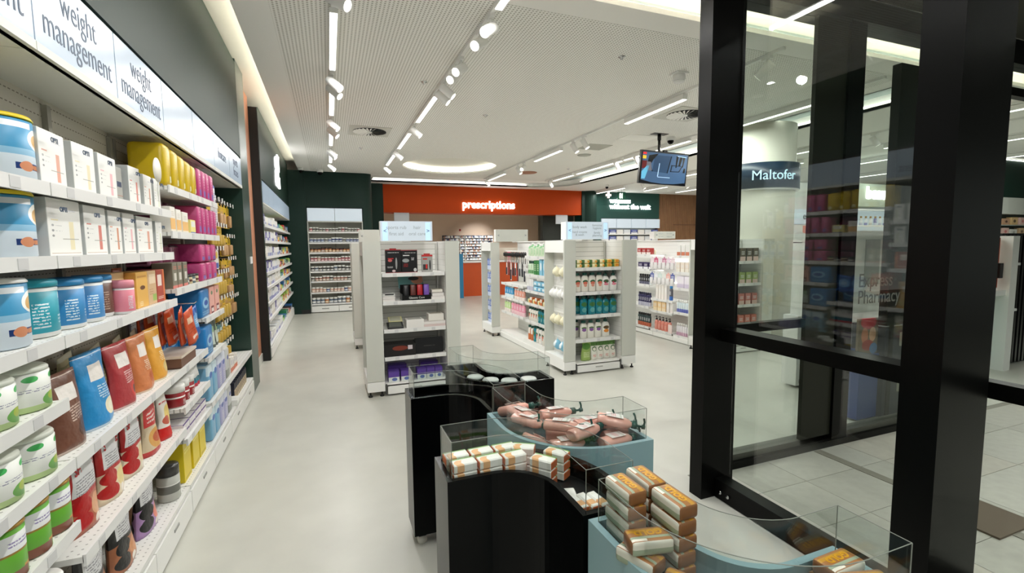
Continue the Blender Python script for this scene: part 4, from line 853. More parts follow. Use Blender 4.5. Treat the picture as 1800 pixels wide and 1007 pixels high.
# vitamin cabinet
cb = empty('vitamin_cabinet', (0, 0, 0)); tag(cb, 'built-in white vitamin shelving in the dark green back wall', 'shelving')
MB().box(-.46, 12.76, .02, .81, 12.775, 2.55).build('back_panel', mat('cab_back', (204, 202, 194), .6), cb)
for x in (-.46, .79): MB().box(x, 12.36, .02, x + .02, 12.76, 2.2).build('side_panel', WHITE2, cb)
MB().box(.155, 12.6, .2, .175, 12.76, 2.2).build('upright', mat('upright_grey'), cb)
for a, b in ((-.45, .16), (.17, .80)): MB().box(a, 12.345, 2.225, b, 12.37, 2.53).build('header_panel', LBOX2, cb)
MB().box(-.46, 12.345, 2.2, .81, 12.76, 2.22).build('canopy_underside', WHITE2, cb)
ZC = [1.965, 1.71, 1.47, 1.25, 1.01, .77, .50, .22]
for z in ZC: shelf_x(cb, -.44, .79, z, 12.36, 12.76)
for a, b in ((-.44, .17), (.18, .79)):
    d = MB().box(a, 12.35, .02, b, 12.39, .165).build('base_drawer', WHITE, cb); MB().box((a + b) / 2 - .08, 12.343, .09, (a + b) / 2 + .08, 12.35, .11).build('handle', mat('handle_grey'), d)
def vit(name, c, l): return pack(name, c, [(0, 1, .18, .6, l), (.25, .7, .28, .45, (236, 236, 232), 'l', 2)], .35)
VL = mat('vit_lid_white', (232, 232, 228), .4); VD = mat('vit_lid_dark', (50, 40, 40), .4); VP = mat('vit_lid_rose', (214, 170, 160), .4)
VR = [(vit('vit_a', (56, 44, 44), (206, 206, 196)), VL, .075, .09), (vit('vit_b', (30, 52, 110), (206, 214, 226)), VL, .085, .10), (vit('vit_c', (176, 110, 60), (226, 206, 176)), VD, .085, .10), (vit('vit_d', (150, 50, 60), (232, 206, 206)), VL, .08, .10),
      (vit('vit_e', (26, 24, 26), (214, 214, 210)), VL, .09, .12), (vit('vit_f', (140, 80, 60), (226, 214, 200)), VL, .085, .11), (vit('vit_g', (196, 150, 130), (232, 216, 206)), VL, .085, .11), (vit('vit_h', (84, 100, 116), (226, 226, 226)), VL, .10, .14)]
vd = ['dark brown', 'navy blue', 'amber', 'crimson', 'black', 'reddish brown', 'rose', 'slate grey']
for zi, z in enumerate(ZC):
    m, l, w, h = VR[zi]; x = -.39; i = 0
    if zi == 6: h = .1
    while x < .77:
        put(jar(round(w / 2 - .004, 3), h + .02 * ((i // 3 + zi) % 3 == 0), m if (i + zi) % 5 else VR[(zi + 3) % 8][0], l, .28, 'vitamin_jar', seg=12), x, 12.43, z, 0, ORD[i] + ' ' + vd[zi] + ' vitamin jar from the green corner, ' + shn[zi] + ' cabinet shelf', 'jar', vd[zi] + ' vitamin jars')
        x += w - .002; i += 1

# ================================================================== GONDOLAS
PLATEF = mat('gondola_plate', (202, 204, 196), .42)
def wing(g, x0, x1, y0, y1, face):
    """merchandising wing: front plate, back plate, spine; open to the side face = -1/+1"""
    w = MB().box(x0, y0, .17, x1, y0 + .025, 1.65).build('wing_front_plate', PLATEF, g)
    MB().box(x0, y0 - .002, .06, x1, y0 + .025, .165).build('wing_kick_plate', WHITE, g)
    MB().box(x0, y1 - .02, .06, x1, y1, 1.65).build('wing_rear_plate', PLATEF, g)
    xs = x1 - .02 if face < 0 else x0
    MB().box(xs, y0 + .025, .06, xs + .02, y1 - .02, 1.65).build('wing_spine', PEGWX, g)
    xa, xb = (x0, xs) if face < 0 else (xs + .02, x1)
    MB().box(xa + .004, y0 + .025, 1.50, xb, y1 - .02, 1.65).build('wing_header', WHITE, g)
    MB().box(xa, y0 + .025, .06, xb, y1 - .02, .20).build('wing_base', WHITE, g)
    for x in (x0 + .03, x1 - .03):
        for y in (y0 + .04, y1 - .04): MB().lathe([(.022, 0), (.022, .012), (.008, .02), (.008, .062)], 10).build('foot', BLACKM, g, (x, y, 0))
def gondola(name_label, x0, x1, y0, y1, xa, xb, ends, tk):
    g = empty('gondola', (0, 0, 0)); tag(g, name_label, 'shelving')
    for (a, b, f) in ((x0, xa, -1), (xb, x1, 1)):
        wing(g, a, b, y0, y0 + .57, f); wing(g, a, b, y1 - .57, y1, f)
    # end bay
    MB().box(xa + .005, y0 + .40, .05, xb - .005, y0 + .42, 1.65).build('end_back_panel', PEGWX, g)
    for z in ends:
        n = 3; shelf_x(g, xa + .006, xb - .006, z, y0 + .03, y0 + .40, [xa + .12 + k * .2 for k in range(n)] if tk else [])
    MB().box(xa + .006, y0 + .02, .115, xb - .006, y0 + .40, .135).build('end_base_deck', WHITE, g)
    d = MB().box(xa + .03, y0 + .0, .02, xb - .03, y0 + .03, .10).build('base_drawer', WHITE, g)
    MB().box((xa + xb) / 2 - .05, y0 - .006, .065, (xa + xb) / 2 + .05, y0, .078).build('handle', mat('handle_light', (176, 176, 172), .4), d)
    for x in (xa + .008, xb - .022): MB().box(x, y0 + .005, .02, x + .014, y0 + .03, .13).build('slotted_post', mat('post_slots', (70, 70, 68), .5), g)
    for k in range(2):
        MB().box(xa + .012 + k * (xb - xa - .042), y0 + .385, .14, xa + .03 + k * (xb - xa - .042), y0 + .40, 1.63).build('slotted_upright', mat('upright_light', (190, 190, 184), .5), g)
    xm = (x0 + x1) / 2
    MB().box(xm - .02, y0 + .57, .05, xm + .02, y1 - .57, 1.65).build('spine_panel', PEGWW, g)
    MB().box(xa, y0 + .43, .0, xb, y1 - .43, .08).build('plinth', mat('plinth_white', (150, 150, 146), .6), g)
    MB().box(xm - .05, y0 + .4, 1.645, xm + .05, y1 - .4, 1.66).build('top_cap', WHITE, g)
    return g
PEGWW = slotted('pegboard_white_y', (226, 226, 222), (186, 186, 180), 1, .03, .06, .35, .1)
def topper(x0, x1, y0, y1, z0, z1, label, texts, lit=True):
    t = empty('category_sign', (x0, y0, z0)); tag(t, label, 'sign', 'category signs on top of the gondolas'); w = x1 - x0; h = z1 - z0; d = y1 - y0
    MB().box(0, .012, 0, w, d, h).build('casing', WHITE, t)
    MB().box(.0, 0, 0, w, .012, h).build('lit_face', LBOX2 if lit else PLATEF, t)
    for a, b, s_ in ((.02, .075, '<'), (w - .075, w - .02, '>')):
        p = MB().box(a, -.002, .004, b, .0, h - .01).build('side_strip', LBLUE if lit else WHITE2, t); letter(s_, .06, NAVYT, p, ((a + b) / 2, -.004, h * .5))
    for (tx, fx, fz, sz) in texts: letter(tx, sz, GREYT, t, (w * fx, -.002, h * fz), extrude=.0005)
    return t
gA = gondola('white gondola with hair trimmers, glasses cases and purple boxes on its end', .32, 1.34, 5.09, 8.25, .50, 1.185, (1.312, 1.012, .71, .41), True)
gB = gondola('white gondola with green and white bodycare bottles on its end', 2.615, 3.648, 5.04, 8.35, 2.77, 3.44, (1.31, 1.01, .72, .42), True)
gC = gondola('white skincare gondola partly hidden by the black entrance post', 5.05, 6.10, 5.10, 8.30, 5.22, 5.90, (1.33, 1.01, .70, .38), True)
topper(.506, 1.05, 5.10, 5.22, 1.655, 1.862, 'lit category sign above the hair trimmers end', [('sports rub', .30, .68, .05), ('hair', .70, .68, .05), ('first aid', .30, .36, .05), ('oral care', .70, .36, .05)])
topper(.44, 1.2, 7.7, 7.8, 1.66, 1.86, 'white back of the category sign on the far end of the trimmer gondola', [], False)
topper(2.663, 3.255, 5.08, 5.22, 1.66, 1.872, 'lit category sign above the bodycare bottles end', [('body wash', .31, .70, .045), ('feminine\nhygiene', .72, .72, .04), ('hand creams\n& wash', .31, .34, .04), ('family\nplanning', .72, .30, .04)])
topper(2.70, 3.30, 7.75, 7.85, 1.66, 1.87, 'white back of the category sign on the far end of the bodycare gondola', [], False)
topper(5.44, 5.90, 7.0, 7.14, 1.685, 1.815, 'small white category sign on top of the skincare gondola', [('skincare', .3, .7, .03), ('face wash', .7, .7, .03), ('sun care', .3, .3, .03), ('babycare', .7, .3, .03)], False)
gD = gondola('white gondola far behind the bodycare gondola', 4.75, 5.75, 9.2, 11.6, 4.92, 5.58, (1.31, 1.01, .7, .4), False)
topper(4.85, 5.55, 9.3, 9.42, 1.66, 1.92, 'blank white category sign on the far gondola behind', [], False)

# long-side shelves of B and C (facing -x)
for (a, b, zs) in ((5.69, 6.66, (1.43, 1.16, .917, .726, .46)), (6.74, 7.74, (.96, .72, .47))):
    for z in zs: shelf(gB, a, b, z, 2.785, 3.10, [a + .15, a + .45, a + .75], side=-1, lip=False)
MB().box(2.78, 5.62, .08, 3.11, 6.70, .155).build('base_deck', WHITE, gB); MB().box(2.78, 6.70, .08, 3.11, 7.78, .12).build('base_deck', WHITE, gB)
for k in range(4): MB().box(2.765, 5.64 + k * .535, .01, 2.785, 5.64 + (k + 1) * .535 - .008, .085).build('base_drawer', WHITE, gB)
for (a, b, zs) in ((5.68, 6.19, (1.40, 1.14, .885, .49, .11)), (6.22, 6.78, (.655, .45, .12)), (6.82, 7.7, (1.41, 1.15, .88, .49, .13))):
    for z in zs: shelf(gC, a, b, z, 5.21, 5.55, [a + .1, a + .35], side=-1, lip=False)
for k in range(4): MB().box(5.195, 5.68 + k * .51, .01, 5.21, 5.68 + (k + 1) * .51 - .008, .08).build('base_drawer', WHITE, gC)
SLED = emis('shelf_led', (255, 255, 252), 2.2)
for (a, b, zs) in ((5.68, 6.19, (1.37, 1.11, .855, .46)), (6.22, 6.78, (1.30, .92, .625)), (6.82, 7.7, (1.38, 1.12, .85, .46))):
    for z in zs: MB().box(5.50, a + .03, z - .004, 5.53, b - .03, z + .012).build('shelf_led_strip', SLED, gC)

# ------------------------------------------------------------------ trimmer end goods (y front 5.13)
def at(p, x, z, label, cat, group=None, y=5.215, rz=0, **k): return put(p, x, y, z, rz, label, cat, group, **k)
TRM = pack('trimmer_pack', (20, 18, 20), [(0, 1, .0, .025, (170, 30, 36)), (0, 1, .975, 1, (170, 30, 36)), (.15, .85, .86, .91, (214, 214, 214), 'l', 1), (.15, .5, .60, .64, (190, 40, 44)), (.15, .42, .48, .60, (190, 90, 90), 'e'), (.62, .74, .16, .66, (150, 150, 150), 'e'), (.1, .45, .22, .3, (200, 200, 200), 'l', 2), (.4, .62, .04, .14, (214, 190, 190), 'e')], .3)
TRM2 = pack('shaver_pack', (16, 16, 18), [(0, 1, .0, .025, (170, 30, 36)), (0, 1, .975, 1, (170, 30, 36)), (.2, .9, .86, .91, (214, 214, 214), 'l', 1), (.1, .5, .74, .78, (220, 220, 220)), (.05, .48, .45, .62, (150, 154, 154), 'e'), (.62, .8, .55, .68, (214, 214, 214), 'l', 3), (.12, .4, .26, .42, (150, 30, 30), 'l', 3), (.75, .95, .04, .2, (200, 200, 200), 'e')], .3)
TAB = MB().box(-.035, -.002, 0, .035, .002, .014).mesh('hang_tab', mat('red_tab', (170, 30, 34), .4))
at(Proto('blister_box', rbox(.165, .06, .25, .004, 1).mesh('blister_box', TRM), [('hang_tab', TAB, (0, 0, .25))]), .64, 1.312, 'black and red trimmer pack beside the wing on the uppermost shelf', 'box')
at(carton(.17, .06, .245, TRM2, name='blister_box'), .81, 1.312, 'black shaver pack with a silver shaver head on the uppermost shelf', 'box')
at(Proto('blister_box', rbox(.12, .04, .19, .004, 1).mesh('blister_box', pack('nose_trimmer', (160, 160, 156), [(0, 1, .9, 1, (190, 40, 40)), (.1, .5, .72, .8, (200, 60, 50)), (.68, .82, .1, .7, (26, 26, 30), 'e'), (.1, .55, .12, .45, (60, 60, 60)), (.35, .5, .2, .45, (200, 50, 44))], .3)), [('hang_tab', TAB, (0, 0, .19))]), 1.005, 1.312, 'small grey nose trimmer pack with a red tab', 'box')
gcase = empty('glasses_case_display', (.865, 5.225, 1.0135)); tag(gcase, 'black countertop display of coloured glasses cases', 'display')
MB().box(-.15, -.09, 0, .16, -.085, .055).box(-.15, .085, 0, .16, .09, .16).box(-.15, -.09, 0, -.145, .09, .07).box(.155, -.09, 0, .16, .09, .07).box(-.15, -.09, 0, .16, .09, .004).build('tray', BLACK, gcase)
MB().add([(-.16, .09, .12), (.12, .09, .12), (.10, .10, .26), (-.17, .10, .26)], [(0, 1, 2, 3)]).build('back_card', pack('case_card', (96, 150, 150), [(.5, 1, .3, 1, (190, 130, 100), 'e'), (.4, .8, .6, .9, (40, 40, 44), 'e')], .4), gcase)
letter('Glasses Case', .032, mat('silver_print', (220, 220, 214), .4), gcase, (.005, -.0915, .028), extrude=.0005)
for i, (x, c, n) in enumerate(((-.10, (26, 26, 28), 'black'), (-.025, (96, 44, 36), 'brown'), (.048, (176, 30, 36), 'red'), (.12, (120, 84, 176), 'purple'))):
    put(Proto('glasses_case', rbox(.062, .04, .16, .014, 3).mesh('glasses_case', mat('case_' + n, c, .35))), .865 + x, 5.17 + .01, 1.02, 0, n + ' glasses case standing in the black display tray', 'case', 'glasses cases', rot=(-.12, 0, 0))
WBK = pack('white_giftbox', (226, 222, 218), [(0, 1, .8, 1, (206, 200, 196))], .4)
for k in range(3): at(carton(.13, .14, .026, WBK if k < 2 else pack('black_top_box', (210, 210, 206), [(.2, .9, .5, 1, (30, 30, 34))], .4), name='boxed_frame'), .575, 1.012 + k * .027, ORD[k] + ' flat boxed frame up in the stack beside the glasses cases, wing side', 'box', 'flat boxed frames')
for k in range(2): at(carton(.15 - .02 * k, .15, .035, WBK, name='gift_box'), 1.105, 1.012 + k * .036, ('lower' if k == 0 else 'upper') + ' pale gift box beside the display of glasses cases', 'box', 'pale gift boxes')
GWIN = pack('window_box', (222, 220, 210), [(.1, .9, .1, .9, (196, 190, 170), 'e')], .3)
def framed(w, d, h, c1, c2, nm):
    k = ('f', nm)
    if k not in _pc: _pc[k] = Proto('gift_box', rbox(w, d, h, .003, 1).mesh('gift_box', mat(nm + '_box', c1, .4)), [('window', MB().box(-w * .38, -d * .38, 0, w * .38, d * .38, .002).mesh('window', mat(nm + '_win', c2, .2)), (0, 0, h))])
    return _pc[k]
at(framed(.12, .12, .03, (222, 218, 208), (190, 184, 160), 'cream'), 1.10, 1.012 + .075, 'cream windowed gift box topping the pale pair', 'box')
put(framed(.17, .12, .02, (24, 24, 26), (100, 104, 96), 'blackg'), .635, 5.19, .735, 0, 'black glass-topped box leaning on the third shelf', 'box', rot=(.35, 0, 0))
put(framed(.15, .10, .02, (210, 204, 150), (190, 190, 170), 'gold'), .65, 5.30, .78, 0, 'pale gold framed box behind the black glass-topped box', 'box', rot=(.45, 0, 0))
at(framed(.19, .17, .09, (228, 226, 222), (206, 206, 200), 'whiteg'), .845, .71, 'large white windowed gift box on the third shelf', 'box')
for k in range(2): at(carton(.26, .16, .03, WBK if k else pack('pinkish_flat', (214, 196, 192), [], .4), name='gift_box'), 1.05, .71 + .031 * k, ('lower' if k == 0 else 'upper') + ' long flat gift box on the third shelf near the far wing', 'box', 'long flat gift boxes')
at(framed(.17, .14, .075, (228, 224, 216), (206, 200, 186), 'cream2'), 1.08, .773, 'white windowed gift box on top of the long flat boxes', 'box')
at(carton(.33, .22, .13, pack('black_flame_box', (22, 20, 22), [(.25, .75, .5, .9, (120, 50, 36), 'e'), (.75, .9, .55, .9, (200, 190, 196))], .3), name='gift_box'), .675, .41, 'black box with a red glow print on the fourth shelf', 'box', y=5.24)
put(Proto('gift_box', rbox(.31, .05, .17, .003, 1).mesh('gift_box', pack('black_box', (18, 18, 20), [(.3, .7, .45, .55, (70, 66, 66), 'l', 1)], .3))), 1.0, 5.19, .412, 0, 'black hinged box standing on edge on the fourth shelf', 'box', rot=(-.1, 0, 0))
at(carton(.30, .2, .11, mat('black_carton', (20, 20, 22), .35), name='gift_box'), 1.01, .41, 'black flat box behind the upright black box', 'box', y=5.36)
PB = pack('purple_box', (88, 60, 150), [(0, 1, .0, .45, (214, 220, 216)), (.3, .8, .1, .4, (90, 110, 170), 'e'), (0, 1, .92, 1, (66, 40, 120))], .4)
for i, (x, y, z, w) in enumerate(((.60, 5.18, .135, .115), (.73, 5.18, .135, .11), (.90, 5.18, .135, .10), (1.0, 5.18, .135, .09), (1.09, 5.18, .135, .08), (.66, 5.34, .135, .2), (1.02, 5.36, .135, .2))):
    put(carton(w, .11, .12 + .03 * (i > 4), PB, name='purple_box'), x, y, z, 0, ORD[i] + ' purple and white carton from the aisle side on the lowest trimmer-end shelf', 'box', 'purple cartons')
tag(MB().box(0, 0, 0, .003, .2, .14).build('shelf_divider', ACRYL, None, (.815, 5.14, .135)), 'clear divider between the purple cartons', 'divider')

# ------------------------------------------------------------------ bodycare end goods
SOAPY = pack('soap_pack_green', (226, 214, 150), [(0, .3, 0, 1, (70, 110, 60)), (.3, .6, .3, .9, (236, 226, 190)), (.7, 1, .2, .8, (226, 150, 60), 'e')], .35)
SOAPO = pack('soap_pack_orange', (222, 190, 90), [(0, .25, 0, 1, (80, 120, 60)), (.4, .9, .2, .9, (222, 140, 40), 'e')], .35)
for k in range(2):
    for i in range(6): put(Proto('soap_pack', rbox(.10, .10, .048, .012, 2).mesh('soap_pack', SOAPY if i < 4 else SOAPO)) if (k == 0 and i in (0, 4)) or ('sp%d' % (i >= 4)) not in _pc else _pc['sp%d' % (i >= 4)], 2.84 + i * .108 - .0, 5.15, 1.31 + .05 * k, 0, ORD[i] + ' soap pack of the ' + ('lower' if k == 0 else 'upper') + ' layer, uppermost bodycare shelf', 'soap', 'soap packs on the bodycare end')
DG = mat('cap_dark_green', (20, 78, 66), .35); PEARL = pack('pearl_body', (226, 222, 212), [(0, 1, .0, .03, (200, 196, 186)), (.15, .85, .52, .72, (60, 100, 70), 'e'), (.2, .8, .42, .62, (206, 110, 90), 'e'), (.28, .72, .3, .48, (216, 150, 130), 'e')], .25)
PMIL = pack('milk_pump', (232, 230, 226), [(.15, .85, .52, .74, (70, 96, 66), 'e'), (.2, .8, .36, .5, (226, 130, 150), 'e'), (.25, .5, .5, .6, (180, 40, 70), 'e')], .28)
TLB = pack('teal_body', (24, 122, 136), [(.12, .88, .5, .78, (60, 110, 60), 'e'), (.2, .8, .15, .45, (90, 160, 160), 'e')], .22)
PUR = pack('pearl_purple', (226, 224, 214), [(.15, .85, .6, .75, (90, 120, 80), 'e'), (.2, .8, .45, .66, (130, 90, 150), 'e')], .25)
PGD = pack('pump_gold', (232, 230, 222), [(.15, .85, .5, .72, (90, 70, 40), 'e'), (.2, .8, .28, .5, (226, 140, 50), 'e')], .28)
sh = bottle(.10, .055, .235, PEARL, DG, .13, .5, .8)
for i in range(4): at(sh, 2.85 + i * .105, 1.01, ORD[i] + ' slim pearl bottle with a dark green cap on the second bodycare shelf', 'bottle', 'slim pearl bottles', y=5.15)
for i in range(2): at(pump_bottle(.112, .07, .262, PMIL, DG), 3.258 + .117 * i, 1.01, ('nearer' if i == 0 else 'further') + ' white pump bottle with a pink flower beside the slim pearl bottles', 'bottle', 'white pump bottles', y=5.16)
tl = bottle(.105, .06, .235, TLB, DG, .13, .5, .8)
for i, (x, y) in enumerate(((2.94, 5.15), (3.05, 5.14), (3.158, 5.15), (2.90, 5.25), (3.02, 5.25))): put(tl, x, y, .72, 0, ORD[i] + ' teal shower bottle with a green cap on the third bodycare shelf', 'bottle', 'teal shower bottles')
for i in range(2): at(pump_bottle(.108, .07, .262, TLB, DG), 3.262 + .112 * i, .72, ('nearer' if i == 0 else 'further') + ' teal pump bottle at the end of the teal row', 'bottle', 'teal pump bottles', y=5.16)
pu = bottle(.10, .055, .225, PUR, DG, .13, .5, .8)
for i, (x, y) in enumerate(((2.94, 5.15), (3.045, 5.15), (3.15, 5.15), (2.89, 5.26))): put(pu, x, y, .42, 0, ORD[i] + ' pearl bottle with a purple label on the fourth bodycare shelf', 'bottle', 'purple-label bottles')
at(pump_bottle(.12, .07, .265, PGD, DG), 3.27, .42, 'white pump bottle with a golden orange label', 'bottle', y=5.17)
RF = pack('refill_white', (226, 224, 214), [(0, 1, .75, 1, (96, 140, 70)), (.2, .8, .45, .72, (70, 110, 60), 'e'), (.3, .7, .48, .66, (232, 226, 216), 'e'), (.3, .7, .15, .3, (206, 100, 90), 'l', 2)], .3, .4)
RFG = pack('refill_green', (150, 176, 96), [(.1, .9, .6, .95, (90, 140, 60), 'e'), (.2, .8, .2, .5, (206, 216, 170), 'l', 4)], .3, .4)
at(pouch(.14, .07, .235, RFG, 'refill_pouch', waist=1.0, top=.85, seed=101), 2.98, .135, 'green leafy refill pouch on the lowest bodycare shelf', 'pouch', y=5.15)
for i in range(4): at(pouch(.098, .06, .235, RF, 'refill_pouch', waist=1.0, top=.9, seed=102), 3.095 + i * .092, .135, ORD[i] + ' white refill pouch with a green top beside the green pouch', 'pouch', 'white refill pouches', y=5.16)

# ------------------------------------------------------------------ bodycare gondola, aisle side (facing -x)
RM = -PI / 2
def side(p, x, y, z, label, cat, group, rz=0): return put(p, x, y, z, RM + rz, label, cat, group)
PGR = pack('lightgreen_bottle', (206, 222, 196), [(.2, .8, .2, .7, (120, 190, 120), 'l', 5), (.1, .9, .8, 1, (120, 190, 130))], .35)
GRN = pack('green_pack', (60, 130, 70), [(.2, .8, .3, .8, (206, 220, 190), 'l', 4)], .35); CGR = pack('clear_green', (196, 216, 190), [(.1, .9, .1, .4, (90, 150, 90))], .3)
SKY = pack('sky_pack', (130, 190, 216), [(.2, .8, .3, .8, (226, 236, 240), 'e')], .35); BLK = pack('blackgreen', (30, 60, 50), [(.2, .8, .2, .6, (200, 210, 200), 'l', 3)], .35)
ORB = pack('orange_label', (200, 110, 60), [(.1, .9, .5, 1, (226, 220, 210))], .35)
def siderow(n, y0, dy, x, z, p, desc, cat, group, rz=0):
    for i in range(n): side(p if not isinstance(p, list) else p[i % len(p)], x, y0 + dy * i, z, ORD[i] + ' ' + desc, cat, group, rz)
siderow(9, 5.76, .10, 2.83, 1.43, [bottle(.07, .05, .17, PGR, WL, .15, .45, .8), bottle(.07, .05, .2, PGR, WL, .15, .45, .8)], 'pale green bottle along the upper side shelf of the bodycare gondola', 'bottle', 'pale green bottles')
siderow(3, 5.75, .08, 2.83, 1.16, [bottle(.07, .05, .2, BLK, DG, .2, .5, .85), bottle(.07, .05, .2, ORB, WL, .2, .5, .85)], 'dark green or orange labelled bottle on the second side shelf', 'bottle', 'labelled side bottles')
siderow(2, 6.0, .12, 2.83, 1.16, carton(.10, .06, .23, SKY), 'sky blue carton on the second side shelf', 'box', 'sky blue cartons'); siderow(2, 6.22, .1, 2.83, 1.16, carton(.09, .06, .21, GRN), 'green carton on the second side shelf', 'box', 'green cartons')
siderow(4, 6.38, .065, 2.83, 1.16, bottle(.055, .05, .2, CGR, DG, .2, .4, .85), 'clear green bottle on the second side shelf', 'bottle', 'clear green bottles')
siderow(3, 5.74, .09, 2.83, .917, bottle(.075, .05, .19, BLK, DG, .2, .5, .85), 'black and green bottle on the third side shelf', 'bottle', 'black and green bottles')
for k in range(2): siderow(3, 6.04, .14, 2.86, .917 + .075 * k, softpack(.13, .12, .07, SKY), 'sky blue soft pack, ' + ('lower' if k == 0 else 'upper') + ' layer of the third side shelf', 'pack', 'sky blue wipes')
siderow(4, 6.44, .06, 2.84, .917, carton(.05, .06, .17, MIXW[0]), 'narrow white carton beyond the sky blue packs', 'box', 'narrow white cartons')
siderow(2, 5.76, .13, 2.83, .726, carton(.11, .08, .07, smallpack(20, (90, 70, 160), (226, 226, 226))), 'purple and white carton low on the fourth side shelf', 'box', 'fourth shelf cartons')
siderow(7, 6.02, .09, 2.83, .726, [Proto('soap_box', rbox(.085, .07, .06, .006, 1).mesh('soap_box', SOAPY)), Proto('soap_box', rbox(.085, .07, .09, .006, 1).mesh('soap_box', ORB))], 'soap box along the fourth side shelf', 'soap', 'soap boxes')
siderow(3, 5.76, .10, 2.83, .46, carton(.09, .06, .08, smallpack(21, (226, 214, 196), (206, 150, 110))), 'small cream carton on the fifth side shelf', 'box', 'cream cartons')
siderow(3, 6.04, .09, 2.83, .46, bottle(.085, .05, .21, TLB, DG, .14, .5, .8), 'teal bottle on the fifth side shelf', 'bottle', 'teal side bottles')
siderow(4, 6.31, .085, 2.83, .46, bottle(.075, .05, .2, PEARL, DG, .14, .5, .8), 'pearl bottle on the fifth side shelf', 'bottle', 'pearl side bottles')
PLM = mat('plum_body', (96, 34, 50), .3)
siderow(2, 5.76, .11, 2.83, .156, bottle(.085, .05, .22, PMIL, DG, .14, .5, .8), 'white bottle on the base deck beside the wing', 'bottle', 'white deck bottles')
siderow(1, 5.99, .1, 2.83, .156, bottle(.085, .05, .24, PLM, DG, .14, .5, .8), 'plum bottle on the base deck', 'bottle', None)
siderow(3, 6.09, .1, 2.83, .156, [bottle(.085, .05, .25, PEARL, DG, .14, .5, .8), bottle(.085, .05, .25, PMIL, DG, .14, .5, .8)], 'tall pearl bottle on the base deck', 'bottle', 'tall deck bottles')
siderow(1, 6.39, .1, 2.83, .156, bottle(.085, .05, .24, TLB, DG, .14, .5, .8), 'teal bottle on the base deck', 'bottle', None)
siderow(2, 6.49, .1, 2.83, .156, bottle(.085, .05, .22, ORB, DG, .14, .5, .8), 'orange labelled bottle on the base deck', 'bottle', 'orange deck bottles')
# hair brushes, combs on pegs, far bay
HB = [mat('brush_brown', (110, 66, 46), .4), mat('brush_pink', (206, 90, 120), .4), mat('brush_black', (26, 24, 26), .4)]
def brush(m):
    k = ('br', m.name)
    if k not in _pc: _pc[k] = Proto('hair_brush', MB().lathe([(0, -.19), (.01, -.185), (.008, -.10), (.03, -.08), (.032, -.02), (0, 0)], 12, 1, .5).mesh('hair_brush', m), [('bristles', MB().lathe([(.022, -.075), (.022, -.02)], 10, 1, .9).mesh('bristles', mat('bristle_black', (30, 30, 30), .7)), (0, -.012, 0))])
    return _pc[k]
for i in range(13): side(brush(HB[[0, 0, 1, 1, 0, 2, 0, 2, 2, 0, 2, 2, 2][12 - i]]), 2.84, 6.78 + .075 * i, 1.49, ORD[i] + ' hair brush hanging in the upper peg row of the bodycare gondola', 'brush', 'hair brushes')
for i in range(9): side(hangpack(.05, .22 if i % 3 else .3, [mat('comb_card', (214, 214, 214), .5), mat('comb_card_dark', (40, 40, 46), .5)][i % 2], mat('comb_red', (150, 60, 60), .5) if i % 4 == 3 else mat('comb_dark', (50, 50, 60), .5), .015), 2.84, 6.80 + .1 * i, 1.31, ORD[i] + ' carded comb in the second peg row of the bodycare gondola', 'comb', 'carded combs')
for z, ys in ((1.49, 14), (1.31, 9)): tag(MB().box(2.86, 6.74, z, 2.87, 7.76, z + .02).build('peg_bar', WHITE, gB), None)
siderow(4, 6.82, .11, 2.83, .72, bottle(.09, .055, .17, smallpack(23, (214, 150, 130), (236, 226, 220)), WL, .12, .5, .85), 'salmon and white bottle on the far upper shelf of the side bay', 'bottle', 'salmon bottles')
siderow(4, 7.3, .1, 2.83, .72, bottle(.08, .055, .2, smallpack(24, (60, 150, 200), (226, 236, 240)), WL, .15, .5, .85), 'sky blue bottle on the far upper shelf of the side bay', 'bottle', 'sky blue bottles')
siderow(5, 6.82, .115, 2.83, .47, bottle(.10, .06, .2, smallpack(25, (226, 150, 170), (236, 200, 206)), WL, .1, .5, .85), 'pink bottle on the lower shelf of the far side bay', 'bottle', 'pink bottles')
siderow(3, 7.42, .1, 2.83, .47, bottle(.08, .055, .19, smallpack(26, (190, 216, 150), (236, 226, 220)), WL, .12, .5, .85), 'pale lime bottle on the lower shelf of the far side bay', 'bottle', 'pale lime bottles')
# wing goods facing the aisle
NET = mat('net_cream', (232, 226, 196), .7); NETW = mat('net_white', (232, 232, 230), .7)
def puff(m):
    k = ('pf', m.name)
    if k not in _pc:
        mb = MB(); rr = random.Random(3)
        mb.lathe([(0, -.13), (.035, -.125), (.055, -.09), (.05, -.05), (.025, -.02), (.006, -.01), (.003, .01), (0, .012)], 14)
        for v in range(len(mb.v)): mb.v[v] = tuple(c * (1 + .1 * math.sin(v * 2.3)) for c in mb.v[v])
        _pc[k] = Proto('bath_puff', mb.mesh('bath_puff', m))
    return _pc[k]
for zi, (z, ys, m) in enumerate(((1.33, (5.2, 5.38), NET), (1.05, (5.14, 5.26, 5.38, 5.48), NETW), (.72, (5.18, 5.34, 5.46), NET), (.40, (5.2, 5.36), SKY))):
    tag(MB().box(2.742, 5.075, z, 2.748, 5.58, z + .02).build('peg_bar', WHITE, gB), None)
    for i, y in enumerate(ys): side(puff(m), 2.685, y, z, ORD[i] + ' bath puff in the ' + rown[zi] + ' row of the bodycare wing', 'puff', 'bath puffs')
BLUEW = [smallpack(30, (130, 150, 200), (206, 214, 236)), smallpack(31, (90, 120, 190), (196, 206, 230))]
for zi, z in enumerate((1.36, 1.12, .88, .62, .38)):
    for i in range(4): put(hangpack(.10, .2, BLUEW[(i + zi) % 2], None), 2.70, 7.86 + .11 * i, z, RM, ORD[i] + ' pale blue card pack in the ' + rown[zi] + ' row of the far bodycare wing', 'pack', 'pale blue card packs')
